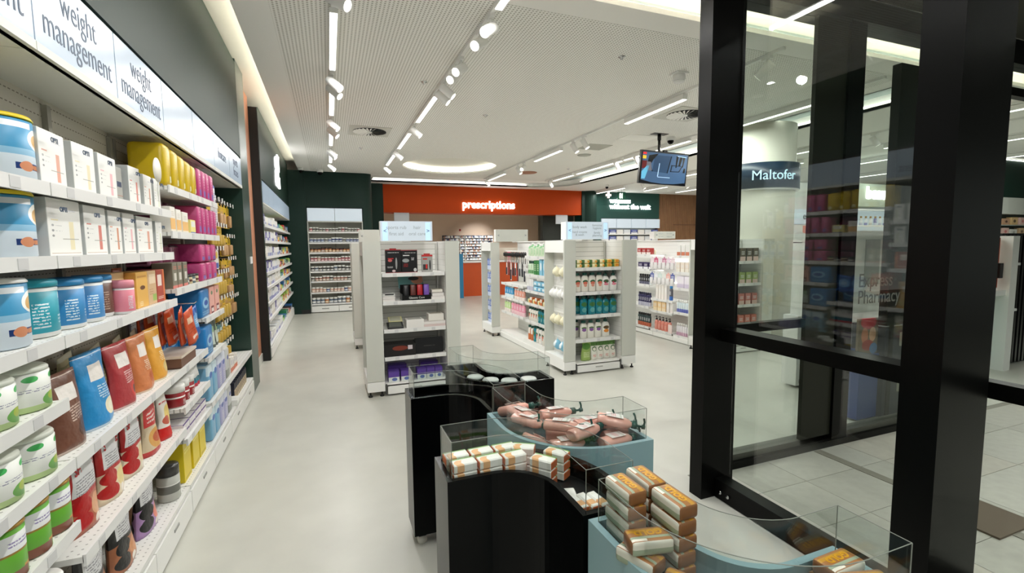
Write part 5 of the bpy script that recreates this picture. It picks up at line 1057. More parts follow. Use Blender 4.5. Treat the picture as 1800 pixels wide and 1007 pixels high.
for zi, z in enumerate((1.3, .98, .66, .36)):
    for i in range(3): put(hangpack(.10, .18, MIXW[(i + zi) % 4], None), .40, 5.2 + .13 * i, z, RM, ORD[i] + ' thin pack in the ' + rown[zi] + ' row of the trimmer gondola wing', 'pack', 'thin wing packs')

# ------------------------------------------------------------------ skincare gondola, aisle side
SK = lambda i, c, c2: smallpack(40 + i, c, c2)
XC = 5.26
siderow(3, 7.14, -.13, XC, 1.41, carton(.11, .08, .11, SK(0, (170, 50, 46), (230, 220, 214))), 'red and white carton on the upper skincare shelf', 'box', 'red skincare cartons')
siderow(3, 6.88 - .0, .05, XC + .1, 1.41, bottle(.05, .04, .09, SK(1, (226, 224, 196), (214, 214, 190)), WL, .2, .5, .8), 'tiny cream bottle on the upper skincare shelf', 'bottle', 'tiny cream bottles')
siderow(3, 7.10, -.15, XC, 1.15, carton(.13, .08, .12, SK(2, (60, 50, 90), (226, 226, 230))), 'navy and white carton on the second skincare shelf', 'box', 'navy skincare cartons')
siderow(5, 7.14, -.065, XC, .88, bottle(.055, .05, .18, SK(3, (24, 24, 28), (110, 110, 130)), mat('cap_black', (20, 20, 22), .3), .2, .6, .85), 'black bottle on the third skincare shelf', 'bottle', 'black skincare bottles')
side(bottle(.055, .05, .18, SK(4, (40, 160, 200), (226, 236, 240)), mat('cap_black'), .2, .6, .85), XC, 6.84, .88, 'turquoise bottle ending the row of black bottles', 'bottle', None)
siderow(6, 7.16, -.06, XC, .49, bottle(.055, .05, .24, SK(5, (40, 36, 80), (190, 190, 206)), mat('cap_navy', (30, 30, 60), .3), .15, .6, .85), 'tall indigo bottle on the fourth skincare shelf', 'bottle', 'indigo bottles')
siderow(6, 7.16, -.06, XC, .13, bottle(.06, .05, .23, SK(6, (40, 60, 60), (190, 100, 70)), mat('cap_black'), .15, .6, .85), 'dark green and rust bottle on the lowest skincare shelf', 'bottle', 'dark skincare bottles')
for ri, (z, cs_) in enumerate(((1.36, [(226, 206, 212), (200, 80, 120), (226, 214, 220), (190, 120, 150), (214, 190, 206)]), (1.10, [(90, 100, 160), (214, 216, 220), (206, 220, 216), (220, 222, 216), (226, 170, 160)]))):
    for i in range(6): put(hangpack(.10, .20, SK(10 + ri * 6 + i, cs_[(5 - i) % 5], (232, 230, 230)), mat('clear_blister', (222, 220, 220), .2), .02), 5.22, 6.24 + .105 * i, z, RM, ORD[i] + ' carded skincare pack in the ' + rown[ri] + ' peg row, middle skincare bay', 'pack', 'carded skincare packs')
    MB().box(5.245, 6.2, z, 5.255, 6.8, z + .02).build('peg_bar', WHITE, gC)
siderow(4, 6.42, .075, XC, .655, carton(.06, .06, .24, SK(22, (232, 228, 222), (232, 226, 222))), 'tall white carton with a red trim on the middle skincare shelf', 'box', 'tall white cartons')
side(bottle(.06, .06, .24, SK(23, (90, 90, 100), (60, 110, 190)), mat('cap_blue', (60, 140, 210), .3), .18, .7, .9), XC, 6.31, .655, 'grey spray can with a blue cap on the middle skincare shelf', 'bottle', None)
siderow(2, 6.70, .05, XC + .09, .655, carton(.03, .06, .12, SK(24, (226, 150, 70), (232, 226, 222))), 'narrow orange carton on the middle skincare shelf', 'box', 'narrow orange cartons')
siderow(3, 6.45, .11, XC, .45, carton(.10, .08, .16, SK(25, (232, 200, 150), (236, 216, 180))), 'peach yellow carton on the lower middle skincare shelf', 'box', 'peach cartons')
siderow(2, 6.26, .09, XC, .45, carton(.07, .07, .17, SK(26, (230, 226, 222), (226, 220, 216))), 'white carton beside the peach cartons', 'box', 'white skincare cartons')
PNKB = pack('pink_clear_body', (222, 140, 124), [(.2, .8, .2, .6, (232, 176, 160), 'l', 4)], .2)
siderow(5, 6.33, .085, XC, .12, pump_bottle(.078, .06, .23, PNKB, mat('pump_black', (20, 20, 24), .3)), 'pink pump bottle with a black pump on the skincare base shelf', 'bottle', 'pink pump bottles')
tag(MB().box(5.19, 6.2, .12, 5.2, 6.29, .26).build('shelf_card', mat('pale_pink_card', (232, 214, 210), .5)), 'pale pink shelf card beside the pink pump bottles', 'card')
siderow(3, 6.12, -.1, XC, 1.14, carton(.085, .07, .15, SK(30, (226, 214, 200), (232, 226, 214))), 'cream carton on the second skincare shelf near the entrance post', 'box', 'cream skincare cartons')
siderow(3, 6.12, -.1, XC, 1.40, carton(.08, .06, .17, SK(31, (226, 226, 222), (200, 120, 90))), 'white carton with an orange foot on the upper skincare shelf', 'box', 'white and orange skincare cartons')
siderow(2, 6.06, -.17, XC, .885, carton(.16, .07, .19, SK(32, (226, 220, 230), (196, 186, 206))), 'lilac white carton on the third skincare shelf near the entrance post', 'box', 'lilac cartons')
siderow(9, 6.14, -.05, XC, .49, bottle(.042, .04, .2, SK(33, (214, 226, 230), (110, 120, 190)), WL, .2, .6, .85), 'thin white and blue bottle on the fourth skincare shelf', 'bottle', 'thin white and blue bottles')
siderow(9, 6.14, -.05, XC, .11, bottle(.042, .04, .2, SK(34, (226, 222, 226), (206, 170, 190)), WL, .2, .6, .85), 'thin white and pink bottle on the lowest skincare shelf', 'bottle', 'thin white and pink bottles')
for zi, (z, c) in enumerate(((1.33, (90, 80, 60)), (1.01, (150, 170, 90)), (.70, (190, 110, 100)), (.38, (200, 120, 106)))):
    for i in range(5): at(carton(.10, .07, .16 + .03 * (zi == 0), SK(50 + zi, c, (220, 190, 180))), 5.32 + i * .125, z, ORD[i] + ' carton on the ' + rown[zi] + ' end shelf of the skincare gondola', 'box', 'skincare end cartons ' + shn[zi], y=5.2)
# boxes on the wellness wall
for zi, z in enumerate((1.95, 1.72, 1.45)):
    for i in range(8): put(carton(.26, .15, .15, smallpack(60 + i % 3, [(110, 150, 210), (60, 100, 180), (200, 210, 226)][i % 3], (226, 230, 236))), 9.05 + i * .3, 14.4, z, 0, ORD[i] + ' blue and white box on the ' + rown[zi] + ' wellness wall shelf', 'box', 'wellness wall boxes')

# ================================================================== CURVED DUMP BINS
def bin_path(cx, cy, flip, ins, h=None):
    R_, r = .37 - ins, .165 + ins
    p = [(-.155 + ins, R_)] + [(R_ * math.cos(a), R_ * math.sin(a)) for a in [PI / 2 * (1 - k / 18) for k in range(19)]] + [(R_, -.175 + ins), (r, -.175 + ins)]
    p += [(r * math.cos(a), r * math.sin(a)) for a in [PI / 2 * k / 12 for k in range(13)]] + [(-.155 + ins, r)]
    s_ = -1 if flip else 1
    return [(cx + s_ * x, cy + s_ * y) for x, y in p]
def curved_bin(cx, cy, flip, m, inner_m, label, zin=.74, zt=.816):
    b = empty('dump_bin', (cx, cy, 0)); tag(b, label, 'bin', 'curved display bins')
    P = bin_path(0, 0, flip, 0); Q = bin_path(0, 0, flip, .02); n = len(P)
    mb = MB(); vs = [(x, y, .07) for x, y in P] + [(x, y, zt) for x, y in P] + [(x, y, zt) for x, y in Q] + [(x, y, zin) for x, y in Q]
    fs = [tuple(range(n - 1, -1, -1))]
    for L_ in range(3):
        for i in range(n):
            j = (i + 1) % n; fs.append((L_ * n + i, L_ * n + j, (L_ + 1) * n + j, (L_ + 1) * n + i))
    mb.add(vs, fs); mb.build('body', m, b)
    MB().add([(x, y, zin) for x, y in Q], [tuple(range(n))] if not flip else [tuple(range(n))]).build('inner_tray', inner_m, b)
    # acrylic guard: four panels following the rim
    G = bin_path(0, 0, flip, .021); G2 = bin_path(0, 0, flip, .025)
    segs = [list(range(0, 21)), [20, 21], list(range(21, 36)) , [35, 0]]
    for idx in segs:
        idx = [i % n for i in idx]; g = MB()
        vs = [(G[i][0], G[i][1], z) for z in (zt - .03, zt + .125) for i in idx] + [(G2[i][0], G2[i][1], z) for z in (zt - .03, zt + .125) for i in idx]
        k = len(idx); fs = []
        for a, flipf in ((0, 0), (2 * k, 1)):
            for i in range(k - 1):
                f = (a + i, a + i + 1, a + k + i + 1, a + k + i); fs.append(f if not flipf else tuple(reversed(f)))
        g.add(vs, fs, 0, len(idx) > 3)
        pnl = g.build('acrylic_guard', ACRYL, b)
        e = MB(); e.tube([(G[i][0], G[i][1], zt + .125) for i in idx], .0011, 5); e.tube([(G[idx[0]][0], G[idx[0]][1], zt - .02), (G[idx[0]][0], G[idx[0]][1], zt + .125)], .0013, 5)
        e.build('polished_edge', mat('acrylic_edge', (128, 134, 126), .3), pnl)
    s_ = -1 if flip else 1
    for x, y in ((-.11, .21), (-.11, .33), (.21, -.12), (.33, -.12), (.2, .2)):
        c = MB().lathe([(0, -.012), (.026, -.012), (.026, .012), (0, .012)], 14, c=(0, 0, .027), axis='y').mesh('caster', mat('caster_white', (206, 204, 196), .4))
        obj('caster', c, b, (s_ * x, s_ * y, 0)); 
    MB().box(-.13, .19, .05, -.09, .35, .07).box(.19, -.14, .05, .35, -.10, .07).build('caster_plate', BLACKM, b) if not flip else MB().box(.09, -.35, .05, .13, -.19, .07).box(-.35, .10, .05, -.19, .14, .07).build('caster_plate', BLACKM, b)
    return b
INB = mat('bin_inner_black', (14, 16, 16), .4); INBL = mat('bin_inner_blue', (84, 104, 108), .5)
curved_bin(.49, 1.32, False, BLK_GLOSS, INB, 'curved black bin filled with white and green soap boxes', .752)
curved_bin(.515, 2.232, False, BLK_GLOSS, INB, 'curved black bin, nearly empty, behind the soap box bin', .60)
curved_bin(1.03, .95, True, BLUEL, INBL, 'curved pale blue bin stacked with gold soap packs', .752)
curved_bin(1.03, 1.88, True, BLUEL, INBL, 'curved pale blue bin full of pink handwash bottles', .752)
curved_bin(1.05, 2.82, True, BLK_GLOSS, INB, 'farthest curved black bin with flat white discs inside', .70)
# soap boxes
SBX = pack('soapbox', (232, 230, 222), [(0, 1, .72, 1, (130, 170, 80)), (0, .5, 0, .6, (228, 150, 84), 'e'), (.45, .95, .2, .6, (240, 240, 236), 'e')], .35)
SBT = pack('soapbox_top', (234, 232, 224), [(.0, .28, .0, 1, (226, 150, 90))], .35)
def soapbox():
    if 'soapbox' not in _pc:
        mb = rbox(.088, .052, .031, .004, 1)
        m, N, L, b = nt('soapbox_print'); t = N.new('ShaderNodeTexCoord'); s_ = N.new('ShaderNodeSeparateXYZ'); L.new(t.outputs['Generated'], s_.inputs[0])
        X, Y = s_.outputs[0], s_.outputs[1]; cur = None
        def mixc(f, c):
            global _cur
        def over(prev, f, c):
            mx = N.new('ShaderNodeMix'); mx.data_type = 'RGBA'; L.new(f, mx.inputs[0]); 
            if isinstance(prev, tuple): mx.inputs[6].default_value = (*lin(prev), 1)
            else: L.new(prev, mx.inputs[6])
            mx.inputs[7].default_value = (*lin(c), 1); return mx.outputs[2]
        cur = over((234, 232, 224), mth(N, L, 'GREATER_THAN', Y, .78), (112, 158, 66))
        dx = mth(N, L, 'DIVIDE', mth(N, L, 'SUBTRACT', X, .3), .22); dy = mth(N, L, 'DIVIDE', mth(N, L, 'SUBTRACT', Y, .3), .4)
        cur = over(cur, mth(N, L, 'LESS_THAN', mth(N, L, 'ADD', mth(N, L, 'MULTIPLY', dx, dx), mth(N, L, 'MULTIPLY', dy, dy)), 1), (232, 176, 120))
        dx = mth(N, L, 'DIVIDE', mth(N, L, 'SUBTRACT', X, .62), .25)
        cur = over(cur, mth(N, L, 'LESS_THAN', mth(N, L, 'ADD', mth(N, L, 'MULTIPLY', dx, dx), mth(N, L, 'MULTIPLY', dy, dy)), 1), (240, 238, 232))
        cur = over(cur, mth(N, L, 'LESS_THAN', X, .02), (206, 110, 60)); cur = over(cur, mth(N, L, 'GREATER_THAN', X, .98), (196, 106, 60))
        L.new(cur, b.inputs['Base Color']); b.inputs['Roughness'].default_value = .35
        _pc['soapbox'] = Proto('soap_box', mb.mesh('soap_box', m))
    return _pc['soapbox']
gs_ = 'white soap boxes in the black bin'
for k in range(3):
    zz = .7535 + k * .0325
    for i in range(3): put(soapbox(), .408 + i * .092, 1.548 - .004 * i, zz, .06, ORD[i] + ' soap box of the aisle-side row, ' + ['bottom', 'middle', 'top'][k] + ' layer, in the black bin', 'soap', gs_)
    for i in range(3): put(soapbox(), .398 + i * .092, 1.615 + .004 * (k % 2), zz - (.0 if k < 2 else 0), .04, ORD[i] + ' soap box of the inner row, ' + ['bottom', 'middle', 'top'][k] + ' layer, in the black bin', 'soap', gs_)
    for i, a in enumerate((38,)):
        A = math.radians(a)
        put(soapbox(), .49 + .237 * math.cos(A), 1.32 + .237 * math.sin(A), zz, A + PI / 2 + PI, 'angled soap box on the inner bend of the black bin, ' + ['bottom', 'middle', 'top'][k] + ' layer', 'soap', gs_)
    for i, a in enumerate((59, 35)):
        A = math.radians(a)
        put(soapbox(), .49 + .312 * math.cos(A), 1.32 + .312 * math.sin(A), zz, A + PI / 2 + PI, ORD[i] + ' angled soap box, outer bend of the black bin, ' + ['bottom', 'middle', 'top'][k] + ' layer', 'soap', gs_)
for i in range(3): put(soapbox(), .70 + .034 * i, 1.235 - .006 * i, .785, 0, ORD[i] + ' soap box standing on edge in the tail of the black bin', 'soap', gs_, rot=(-PI / 2, 0, PI / 2 + .12))
put(soapbox(), .70, 1.315, .7535, 1.3, 'soap box lying flat beside the upright ones in the tail of the black bin', 'soap', gs_)
# gold soap packs
GOLD = nt('gold_pack')[0]; _g = GOLD.node_tree; _b = _g.nodes['Principled BSDF']
_t = _g.nodes.new('ShaderNodeTexCoord'); _s = _g.nodes.new('ShaderNodeSeparateXYZ'); _g.links.new(_t.outputs['Generated'], _s.inputs[0])
def _ov(prev, f, c):
    mx = _g.nodes.new('ShaderNodeMix'); mx.data_type = 'RGBA'; _g.links.new(f, mx.inputs[0])
    if isinstance(prev, tuple): mx.inputs[6].default_value = (*lin(prev), 1)
    else: _g.links.new(prev, mx.inputs[6])
    mx.inputs[7].default_value = (*lin(c), 1); return mx.outputs[2]
_m = lambda op, a, b=None: mth(_g.nodes, _g.links, op, a, b)
X_, Y_, Z_ = _s.outputs
_c = _ov((156, 108, 62), _m('MULTIPLY', _m('GREATER_THAN', X_, .62), _m('LESS_THAN', X_, .80)), (184, 138, 44))
_c = _ov(_c, _m('MULTIPLY', _m('GREATER_THAN', X_, .22), _m('LESS_THAN', X_, .36)), (150, 164, 140))
_c = _ov(_c, _m('MULTIPLY', _m('MULTIPLY', _m('GREATER_THAN', X_, .10), _m('LESS_THAN', X_, .22)), _m('GREATER_THAN', Y_, .62)), (232, 226, 212))
_c = _ov(_c, _m('LESS_THAN', X_, .07), (206, 206, 192)); _c = _ov(_c, _m('MULTIPLY', _m('LESS_THAN', X_, .06), _m('LESS_THAN', Z_, .5)), (150, 164, 140))
_c = _ov(_c, _m('GREATER_THAN', X_, .97), (112, 74, 42)); _c = _ov(_c, _m('LESS_THAN', Y_, .03), (122, 82, 48)); _c = _ov(_c, _m('GREATER_THAN', Y_, .97), (122, 82, 48))
_g.links.new(_c, _b.inputs['Base Color']); _b.inputs['Roughness'].default_value = .36
GT = text_mesh('GOLD', .026, mat('gold_print', (214, 160, 36), .35, .3), .0005, 'CENTER', 1.0, 1, .0012)
GP = Proto('soap_pack', rbox(.062, .112, .040, .010, 3).mesh('soap_pack', GOLD), [('lettering', GT, (.006, 0, .0402), (0, 0, PI / 2))])
gg = 'gold soap packs in the pale blue bin'
for k in range(5):
    nm = ['bottom', 'second', 'third', 'fourth', 'top'][k]
    put(GP, .722 + .002 * (k % 2), 1.035, .7535 + .041 * k, .03 * (-1) ** k, 'gold soap pack in the aisle-side stack, ' + nm + ' layer', 'soap', gg)
    put(GP, .800 - .002 * (k % 2), .935, .7535 + .041 * k, .02, 'gold soap pack in the entrance-side front stack, ' + nm + ' layer', 'soap', gg)
    put(GP, .800, 1.052, .7535 + .041 * k, -.02, 'gold soap pack in the stack at the far bin end, ' + nm + ' layer', 'soap', gg)
for (x, y, z, r, n) in ((.700, .955 - .02, .7535, .0, 'lying low beside the aisle wall of the bin'), (.695, .93, .795, .35, 'tilted on the low pack next to the aisle wall'), (.715, .925, .838, 1.35, 'turned crosswise with its gold letters facing up'),
                       (.70, .815, .7535, .45, 'on the bend below the crosswise pack'), (.775, .80, .7535, .2, 'second on the bend below the crosswise pack'), (.73, .80, .795, .6, 'raised on the bend, tilted'), (.83, .70, .7535, 1.2, 'in the middle of the curved tray'), (.90, .68, .795, 1.35, 'raised in the middle of the curved tray'),
                       (.98, .68, .7535, 1.5, 'towards the open tail of the tray'), (1.12, .73, .7535, 1.45, 'against the far tail wall, lower'), (1.12, .725, .795, 1.6, 'against the far tail wall, raised'), (1.10, .65, .7535, 1.5, 'at the tail nearest the doors'), (1.115, .655, .795, 1.3, 'raised at the tail nearest the doors'), (.93, .63, .7535, 1.4, 'low in the tray before the raised pack')):
    put(GP, x, y, z, r, 'gold soap pack ' + n, 'soap', gg)
# pink handwash bottles
PKG = glass_mat('pink_liquid_film', (.95, .72, .66), 1.4)
PKB, _N, _L, _B = nt('pink_handwash'); _B.inputs['Base Color'].default_value = (*lin((240, 180, 164)), 1); _B.inputs['Transmission Weight'].default_value = .12; _B.inputs['Roughness'].default_value = .08; _B.inputs['Coat Weight'].default_value = .6; _B.inputs['Subsurface Weight'].default_value = .0
PKL = pack('handwash_label', (232, 226, 222), [(0, 1, .8, .92, (90, 130, 90), 'l', 2), (.1, .9, .3, .6, (216, 130, 130), 'l', 3)], .35)
PUMPG = mat('pump_dark_green', (14, 72, 62), .3)
hw = pump_bottle(.072, .046, .198, PKB, PUMPG, None)
lbl = MB().box(-.026, -.0252, .035, .026, -.0246, .105).mesh('label', PKL)
hw = Proto('handwash_bottle', hw.me, [(k[0], k[1], k[2]) for k in hw.kids] + [('label', lbl, (0, 0, 0))])
def lay(x, y, z, dx, dy, dz, roll, label):
    d = Vector((dx, dy, dz)).normalized(); q = d.to_track_quat('Z', 'Y')
    o = put(hw, x, y, z, 0, label, 'bottle', 'pink handwash bottles in the pale blue bin'); o.rotation_mode = 'QUATERNION'
    from mathutils import Quaternion
    o.rotation_quaternion = q @ Quaternion((0, 0, 1), roll); return o
for a in ((.700, 1.99, .835, .8, -.5, .25, 2.6, 'standing half upright at the far end of the bin'), (.755, 2.02, .80, .75, -.6, .1, 0, 'low at the far end of the bin'), (.78, 1.93, .80, .9, -.3, .05, 3, 'wedged on the inner wall, pump to the doors'),
          (.835, 1.835, .855, .98, -.1, .02, 3.0, 'lying across the middle on top of the pile'), (.725, 1.87, .85, .55, -.75, -.05, 3.0, 'lying along the aisle wall with its pump facing the camera side'),
          (.93, 1.69, .845, .95, .05, .02, 3.1, 'lying long on top beside the open wall'), (.79, 1.64, .80, .98, -.1, .02, 3.1, 'low against the curved front wall'), (1.02, 1.67, .875, .6, -.35, -.12, 3.1, 'raised with a white label near the tail'),
          (.99, 1.585, .80, .95, .06, 0, 3.1, 'low near the tail with a white label up'), (.82, 1.75, .785, .9, -.3, 0, 1, 'underneath in the middle of the pile'), (1.04, 1.66, .785, .95, .1, 0, 2, 'underneath near the tail'), (.74, 1.78, .785, .3, -.9, 0, 2, 'underneath along the aisle wall'), (.86, 1.60, .845, .9, .2, .05, 3.1, 'second layer by the curved front wall'), (.75, 1.95, .855, .2, -.9, 0, 3, 'second layer by the inner black bin'), (.90, 1.75, .82, .9, .1, .0, 3, 'second layer in the middle'), (1.0, 1.73 - .03, .84, .8, -.5, .1, 2.5, 'crossing the tail with a raised pump'), (.80, 1.72, .86, .8, -.55, 0, 3, 'top layer in the bend')):
    lay(*a[:7], 'pink handwash bottle ' + a[7])
# flat discs and dim packs in the far black bin
for i, (x, y) in enumerate(((.80, 2.72), (.868, 2.622), (.965, 2.567), (1.085, 2.556))):
    tag(MB().lathe([(0, 0), (.045, 0), (.05, .008), (.045, .016), (0, .018)], 24).build('soap_dish', mat('dish_white', (226, 226, 222), .35), None, (x, y, .79)), ORD[i] + ' flat white disc lying in the far black bin', 'dish', 'white discs')
    put(Proto('dark_pack', rbox(.075, .075, .075, .01, 1).mesh('dark_pack', mat('dark_blue_pack', (26, 44, 66), .35))), x, y, .702, .3 * i, ORD[i] + ' dark blue pack under the white discs in the far black bin', 'pack', 'dark packs')

# ================================================================== ENTRANCE VESTIBULE
BR = mat('black_aluminium', (7, 7, 6), .3, .0, spec=.12)
tag(MB().box(2.107, 2.218, 0, 2.36, 2.32, H).build('entrance_post', BR), 'tall black aluminium entrance post beside the floor rail', 'post')
pn = MB(); pn.box(2.20, 1.195, 0, 2.235, 1.245, H); pn.box(2.20, 1.165, 0, 2.56, 1.195, H)
P2 = tag(MB().box(2.165, 1.06, 0, 2.49, 1.20, H).build('entrance_post', BR), 'broad black aluminium entrance post closest to the gold soap bin', 'post')
gp = empty('glass_side_panel', (0, 0, 0)); tag(gp, 'glazed black-framed side panel between the two entrance posts', 'partition')
MB().box(2.21, 1.205, .005, 2.30, 2.212, .125).build('bottom_rail', BR, gp); MB().box(2.225, 1.205, 1.0, 2.345, 2.212, 1.075).build('mid_rail', BR, gp); MB().box(2.25, 1.205, 3.2, 2.33, 2.212, 3.38).build('top_rail', BR, gp)
for z0, z1 in ((.125, 1.0), (1.075, 3.2)): MB().box(2.325, 1.21, z0, 2.335, 2.21, z1).build('pane', GLASS, gp)
MB().lathe([(0, 0), (.011, 0), (.011, .008), (.006, .012), (0, .012)], 14, c=(0, 0, 0), axis='x').build('screw', CHROME, gp, (2.198 - .0, 2.16, .055)); MB().lathe([(0, 0), (.011, 0), (.011, .008), (.006, .012), (0, .012)], 14, axis='x').build('screw', CHROME, gp, (2.198, 2.10, .055))
gq = empty('glass_side_panel', (0, 0, 0)); tag(gq, 'black-railed glass panel beyond the broad entrance post', 'partition')
MB().box(2.57, -1.2, .935, 2.64, 1.15, 1.005).build('mid_rail', BR, gq); MB().box(2.57, -1.2, .005, 2.64, 1.15, .10).build('bottom_rail', BR, gq); MB().box(2.60, -1.2, 1.005, 2.608, 1.15, 3.2).box(2.60, -1.2, .1, 2.608, 1.15, .935).build('pane', GLASS, gq)
# shopfront line along y = 2.47
sf = empty('shopfront', (0, 0, 0)); tag(sf, 'black-framed glass shopfront with sliding doors across the vestibule', 'shopfront')
MB().box(2.37, 2.47, .0, 5.4, 2.56, .09).build('sill_rail', mat('sill_grey', (74, 74, 66), .4), sf); MB().box(2.34, 2.44, .0, 5.4, 2.475, .05).build('floor_track', BR, sf)
MB().box(2.37, 2.47, .965, 3.30, 2.53, 1.03).build('mid_rail', BR, sf);
MB().box(3.30, 2.47, .0, 3.62, 2.50, 3.20).build('door_stile', mat('stile_olive_reflection', (40, 40, 33), .35, spec=.12), sf); MB().box(3.62, 2.45, 0, 3.79, 2.56, 3.20).build('mullion', BR, sf)  # the stile's olive colour paints in the reflection on the dark frame
MB().box(2.365, 2.425, 3.20, 5.395, 2.60, 3.355).build('head_beam', BR, sf)
for x0, x1 in ((2.37, 3.30), (3.80, 4.60), (4.60, 5.4)):
    for z0, z1 in ((.09, .965), (1.03, 3.2)): MB().box(x0, 2.50, z0, x1, 2.508, z1).build('pane', GLASS, sf)
letter('Express\nPharmacy', .155, mat('frosted_grey_letters', (96, 96, 90), .5), sf, (3.86, 2.463, 1.22), extrude=.001, align='LEFT', sx=.86)
sf2 = empty('shopfront', (0, 0, 0)); tag(sf2, 'further black-framed shopfront bay with transom beyond the broad post', 'shopfront')
MB().box(5.45, 2.425, 3.154, 12, 2.55, 3.355).build('head_beam', BR, sf2); MB().box(5.45, 2.45, 2.89, 12, 2.52, 2.962).build('transom', BR, sf2); MB().box(5.402, 2.425, 0, 5.47, 2.55, 3.395).build('mullion', BR, sf2)
MB().box(5.47, 2.48, 2.962, 12, 2.486, 3.154).build('pane', GLASS, sf2)
tg = empty('lobby_ceiling', (0, 0, 0)); tag(tg, kind='structure')
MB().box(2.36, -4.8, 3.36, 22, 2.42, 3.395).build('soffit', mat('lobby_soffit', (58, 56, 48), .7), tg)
# tiled lobby floor, tile by tile
lf = empty('floor_lobby', (0, 0, 0)); tag(lf, kind='structure')
struct('floor_lobby_bed', MB().box(2.25, -5, -.06, 22, 2.5, -.006), mat('grout', (138, 136, 126), .8))
TM = [mat('lobby_tile_%s' % n, c, .42, noise=.09, nscale=18) for n, c in (('pale', (176, 174, 164)), ('mid', (170, 168, 158)), ('warm', (178, 173, 162)))]
tmesh = [MB().box(0, 0, -.02, .796, .396, 0).mesh('tile', m) for m in TM]
nt_ = 0
for j in range(11):
    for i in range(8):
        x = 2.93 - .8 + .8 * i; y = 2.13 - .4 * j
        if x < 2.2: 
            obj('tile', MB().box(0, 0, -.02, 2.926 - 2.25, .396, 0).mesh('tile', TM[(i + j) % 3]), lf, (2.25, y - .396 - .0 + .0, 0)); continue
        if nt_ < 280: obj('tile', tmesh[(i * 7 + j * 5 + i * j) % 3], lf, (x, y - .396, 0)); nt_ += 1
for i in range(8):
    x = 2.93 - .8 + .8 * i; x0 = max(x, 2.25)
    MB().box(x0, 2.134, -.02, x + .796, 2.44, 0).build('tile', TM[(i * 2 + 1) % 3], lf)
tag(MB().box(3.40, -1.5, .0005, 3.47, 2.43, .004).build('floor_strip', mat('floor_strip_grey', (120, 116, 104), .4)), 'flat dark grey strip across the lobby tiles', 'strip')  # flat dark grey band laid over the tiles
tag(MB().box(3.28, 1.30, .0005, 3.66, 1.62, .012).build('door_mat', mat('brown_mat', (96, 84, 70), .8)), 'small brown mat on the lobby tiles beside the broad post', 'mat')

# ================================================================== RIGHT-HAND SIDE SEEN THROUGH THE GLASS
col_ = struct('column_round', MB().lathe([(.5, 0), (.5, H)], 48, c=(6.50, 5.75, 0)), mat('column_white', (214, 212, 200), .55))
band = empty('column_lightbox', (6.50, 5.75, 0)); tag(band, 'curved navy lit brand band wrapped round the white column', 'sign')
MB().lathe([(.501, 2.42), (.56, 2.42), (.56, 2.80), (.501, 2.80)], 48).build('band', mat('navy_band', (20, 44, 66), .35), band)
MB().lathe([(.501, 2.395), (.55, 2.395), (.55, 2.42), (.501, 2.42)], 48).build('lower_rim', WHITE, band)
me = text_mesh('Maltofer', .205, emis('pale_blue_letters', (190, 220, 236), .9), .004, 'LEFT', .95).copy()
for v in me.vertices:
    a = v.co.x / .565; rr = .568 + v.co.z; b0 = -2.62
    v.co = Vector((rr * math.cos(b0 + a), rr * math.sin(b0 + a), v.co.y + 2.60))
obj('lettering', me, band)
st = empty('display_stand', (0, 0, 0)); tag(st, 'tall white display stand standing before the round column', 'display')
MB().box(4.70, 3.60, .03, 4.95, 3.78, .80).box(4.78, 3.62, .80, 4.95, 3.76, 1.5).build('cabinet', mat('stand_white', (222, 222, 218), .4), st)
MB().box(4.74, 3.594, .06, 4.90, 3.60, .10).build('name_strip', mat('strip_grey', (150, 152, 150), .4), st)
MB().lathe([(.05, 0), (.05, .03)], 12).build('foot', BLACKM, st, (4.82, 3.69, 0))
po = empty('gift_display', (0, 0, 0)); tag(po, 'blue and navy cardboard gift display with a photo poster top', 'display')
MB().box(4.30, 2.70, .02, 4.56, 2.95, .60).build('blue_bin', mat('royal_blue_card', (40, 62, 120), .5), po)
MB().box(4.565, 2.66, .02, 5.05, 2.95, .84).build('navy_bin', mat('navy_card', (22, 30, 44), .5), po)
letter('gift sets', .05, mat('pale_print', (150, 156, 166), .5), po, (4.75, 2.655, .42), extrude=.0006)
MB().box(4.30, 2.72, .60, 4.56, 2.74, .92).build('poster', pack('poster_people', (110, 96, 80), [(.1, .9, .7, 1.1, (170, 50, 60), 'e'), (.15, .5, .3, .75, (176, 110, 84), 'e'), (.55, .9, .35, .75, (196, 150, 120), 'e'), (.2, .8, .1, .4, (150, 60, 50), 'e'), (.6, 1, 0, .3, (90, 120, 160), 'e')], .5), po)
MB().box(4.32, 2.68, .55, 4.36, 2.70, .58).build('corner_clip', WHT, po)
dp = tag(MB().box(4.52, 2.63, .86, 5.1, 2.70, 3.08).box(4.60, 2.64, 0, 4.64, 2.655, .86).box(5.06, 2.64, 0, 5.10, 2.70, .86).build('dark_screen', mat('dark_screen', (12, 14, 12), .35, spec=.12)), 'tall dark screen standing behind the shopfront glass above the navy display', 'screen')
ws = empty('white_display', (5.54, 3.62, 0)); tag(ws, 'white freestanding display with an orange edge behind the shopfront lettering', 'display')
MB().box(0, 0, 0, .66, .3, 1.72).build('body', mat('stand_white', (222, 222, 218), .4), ws); MB().box(.52, -.02, 1.28, .60, 0, 1.70).build('orange_strip', ORANGE, ws); MB().box(.22, -.015, 1.1, .46, 0, 1.62).build('recess_panel', mat('recess_grey', (150, 152, 146), .5), ws)
for i in range(2): tag(MB().box(-.02, -.01, -.06, .02, .01, .06).build('door_label', mat('label_cream', (196, 190, 170), .5), None, (4.78 + .0 * i, 2.648, .30 + .42 * i)), ('lower' if i == 0 else 'upper') + ' small cream label on the navy display bin', 'label', 'cream labels')
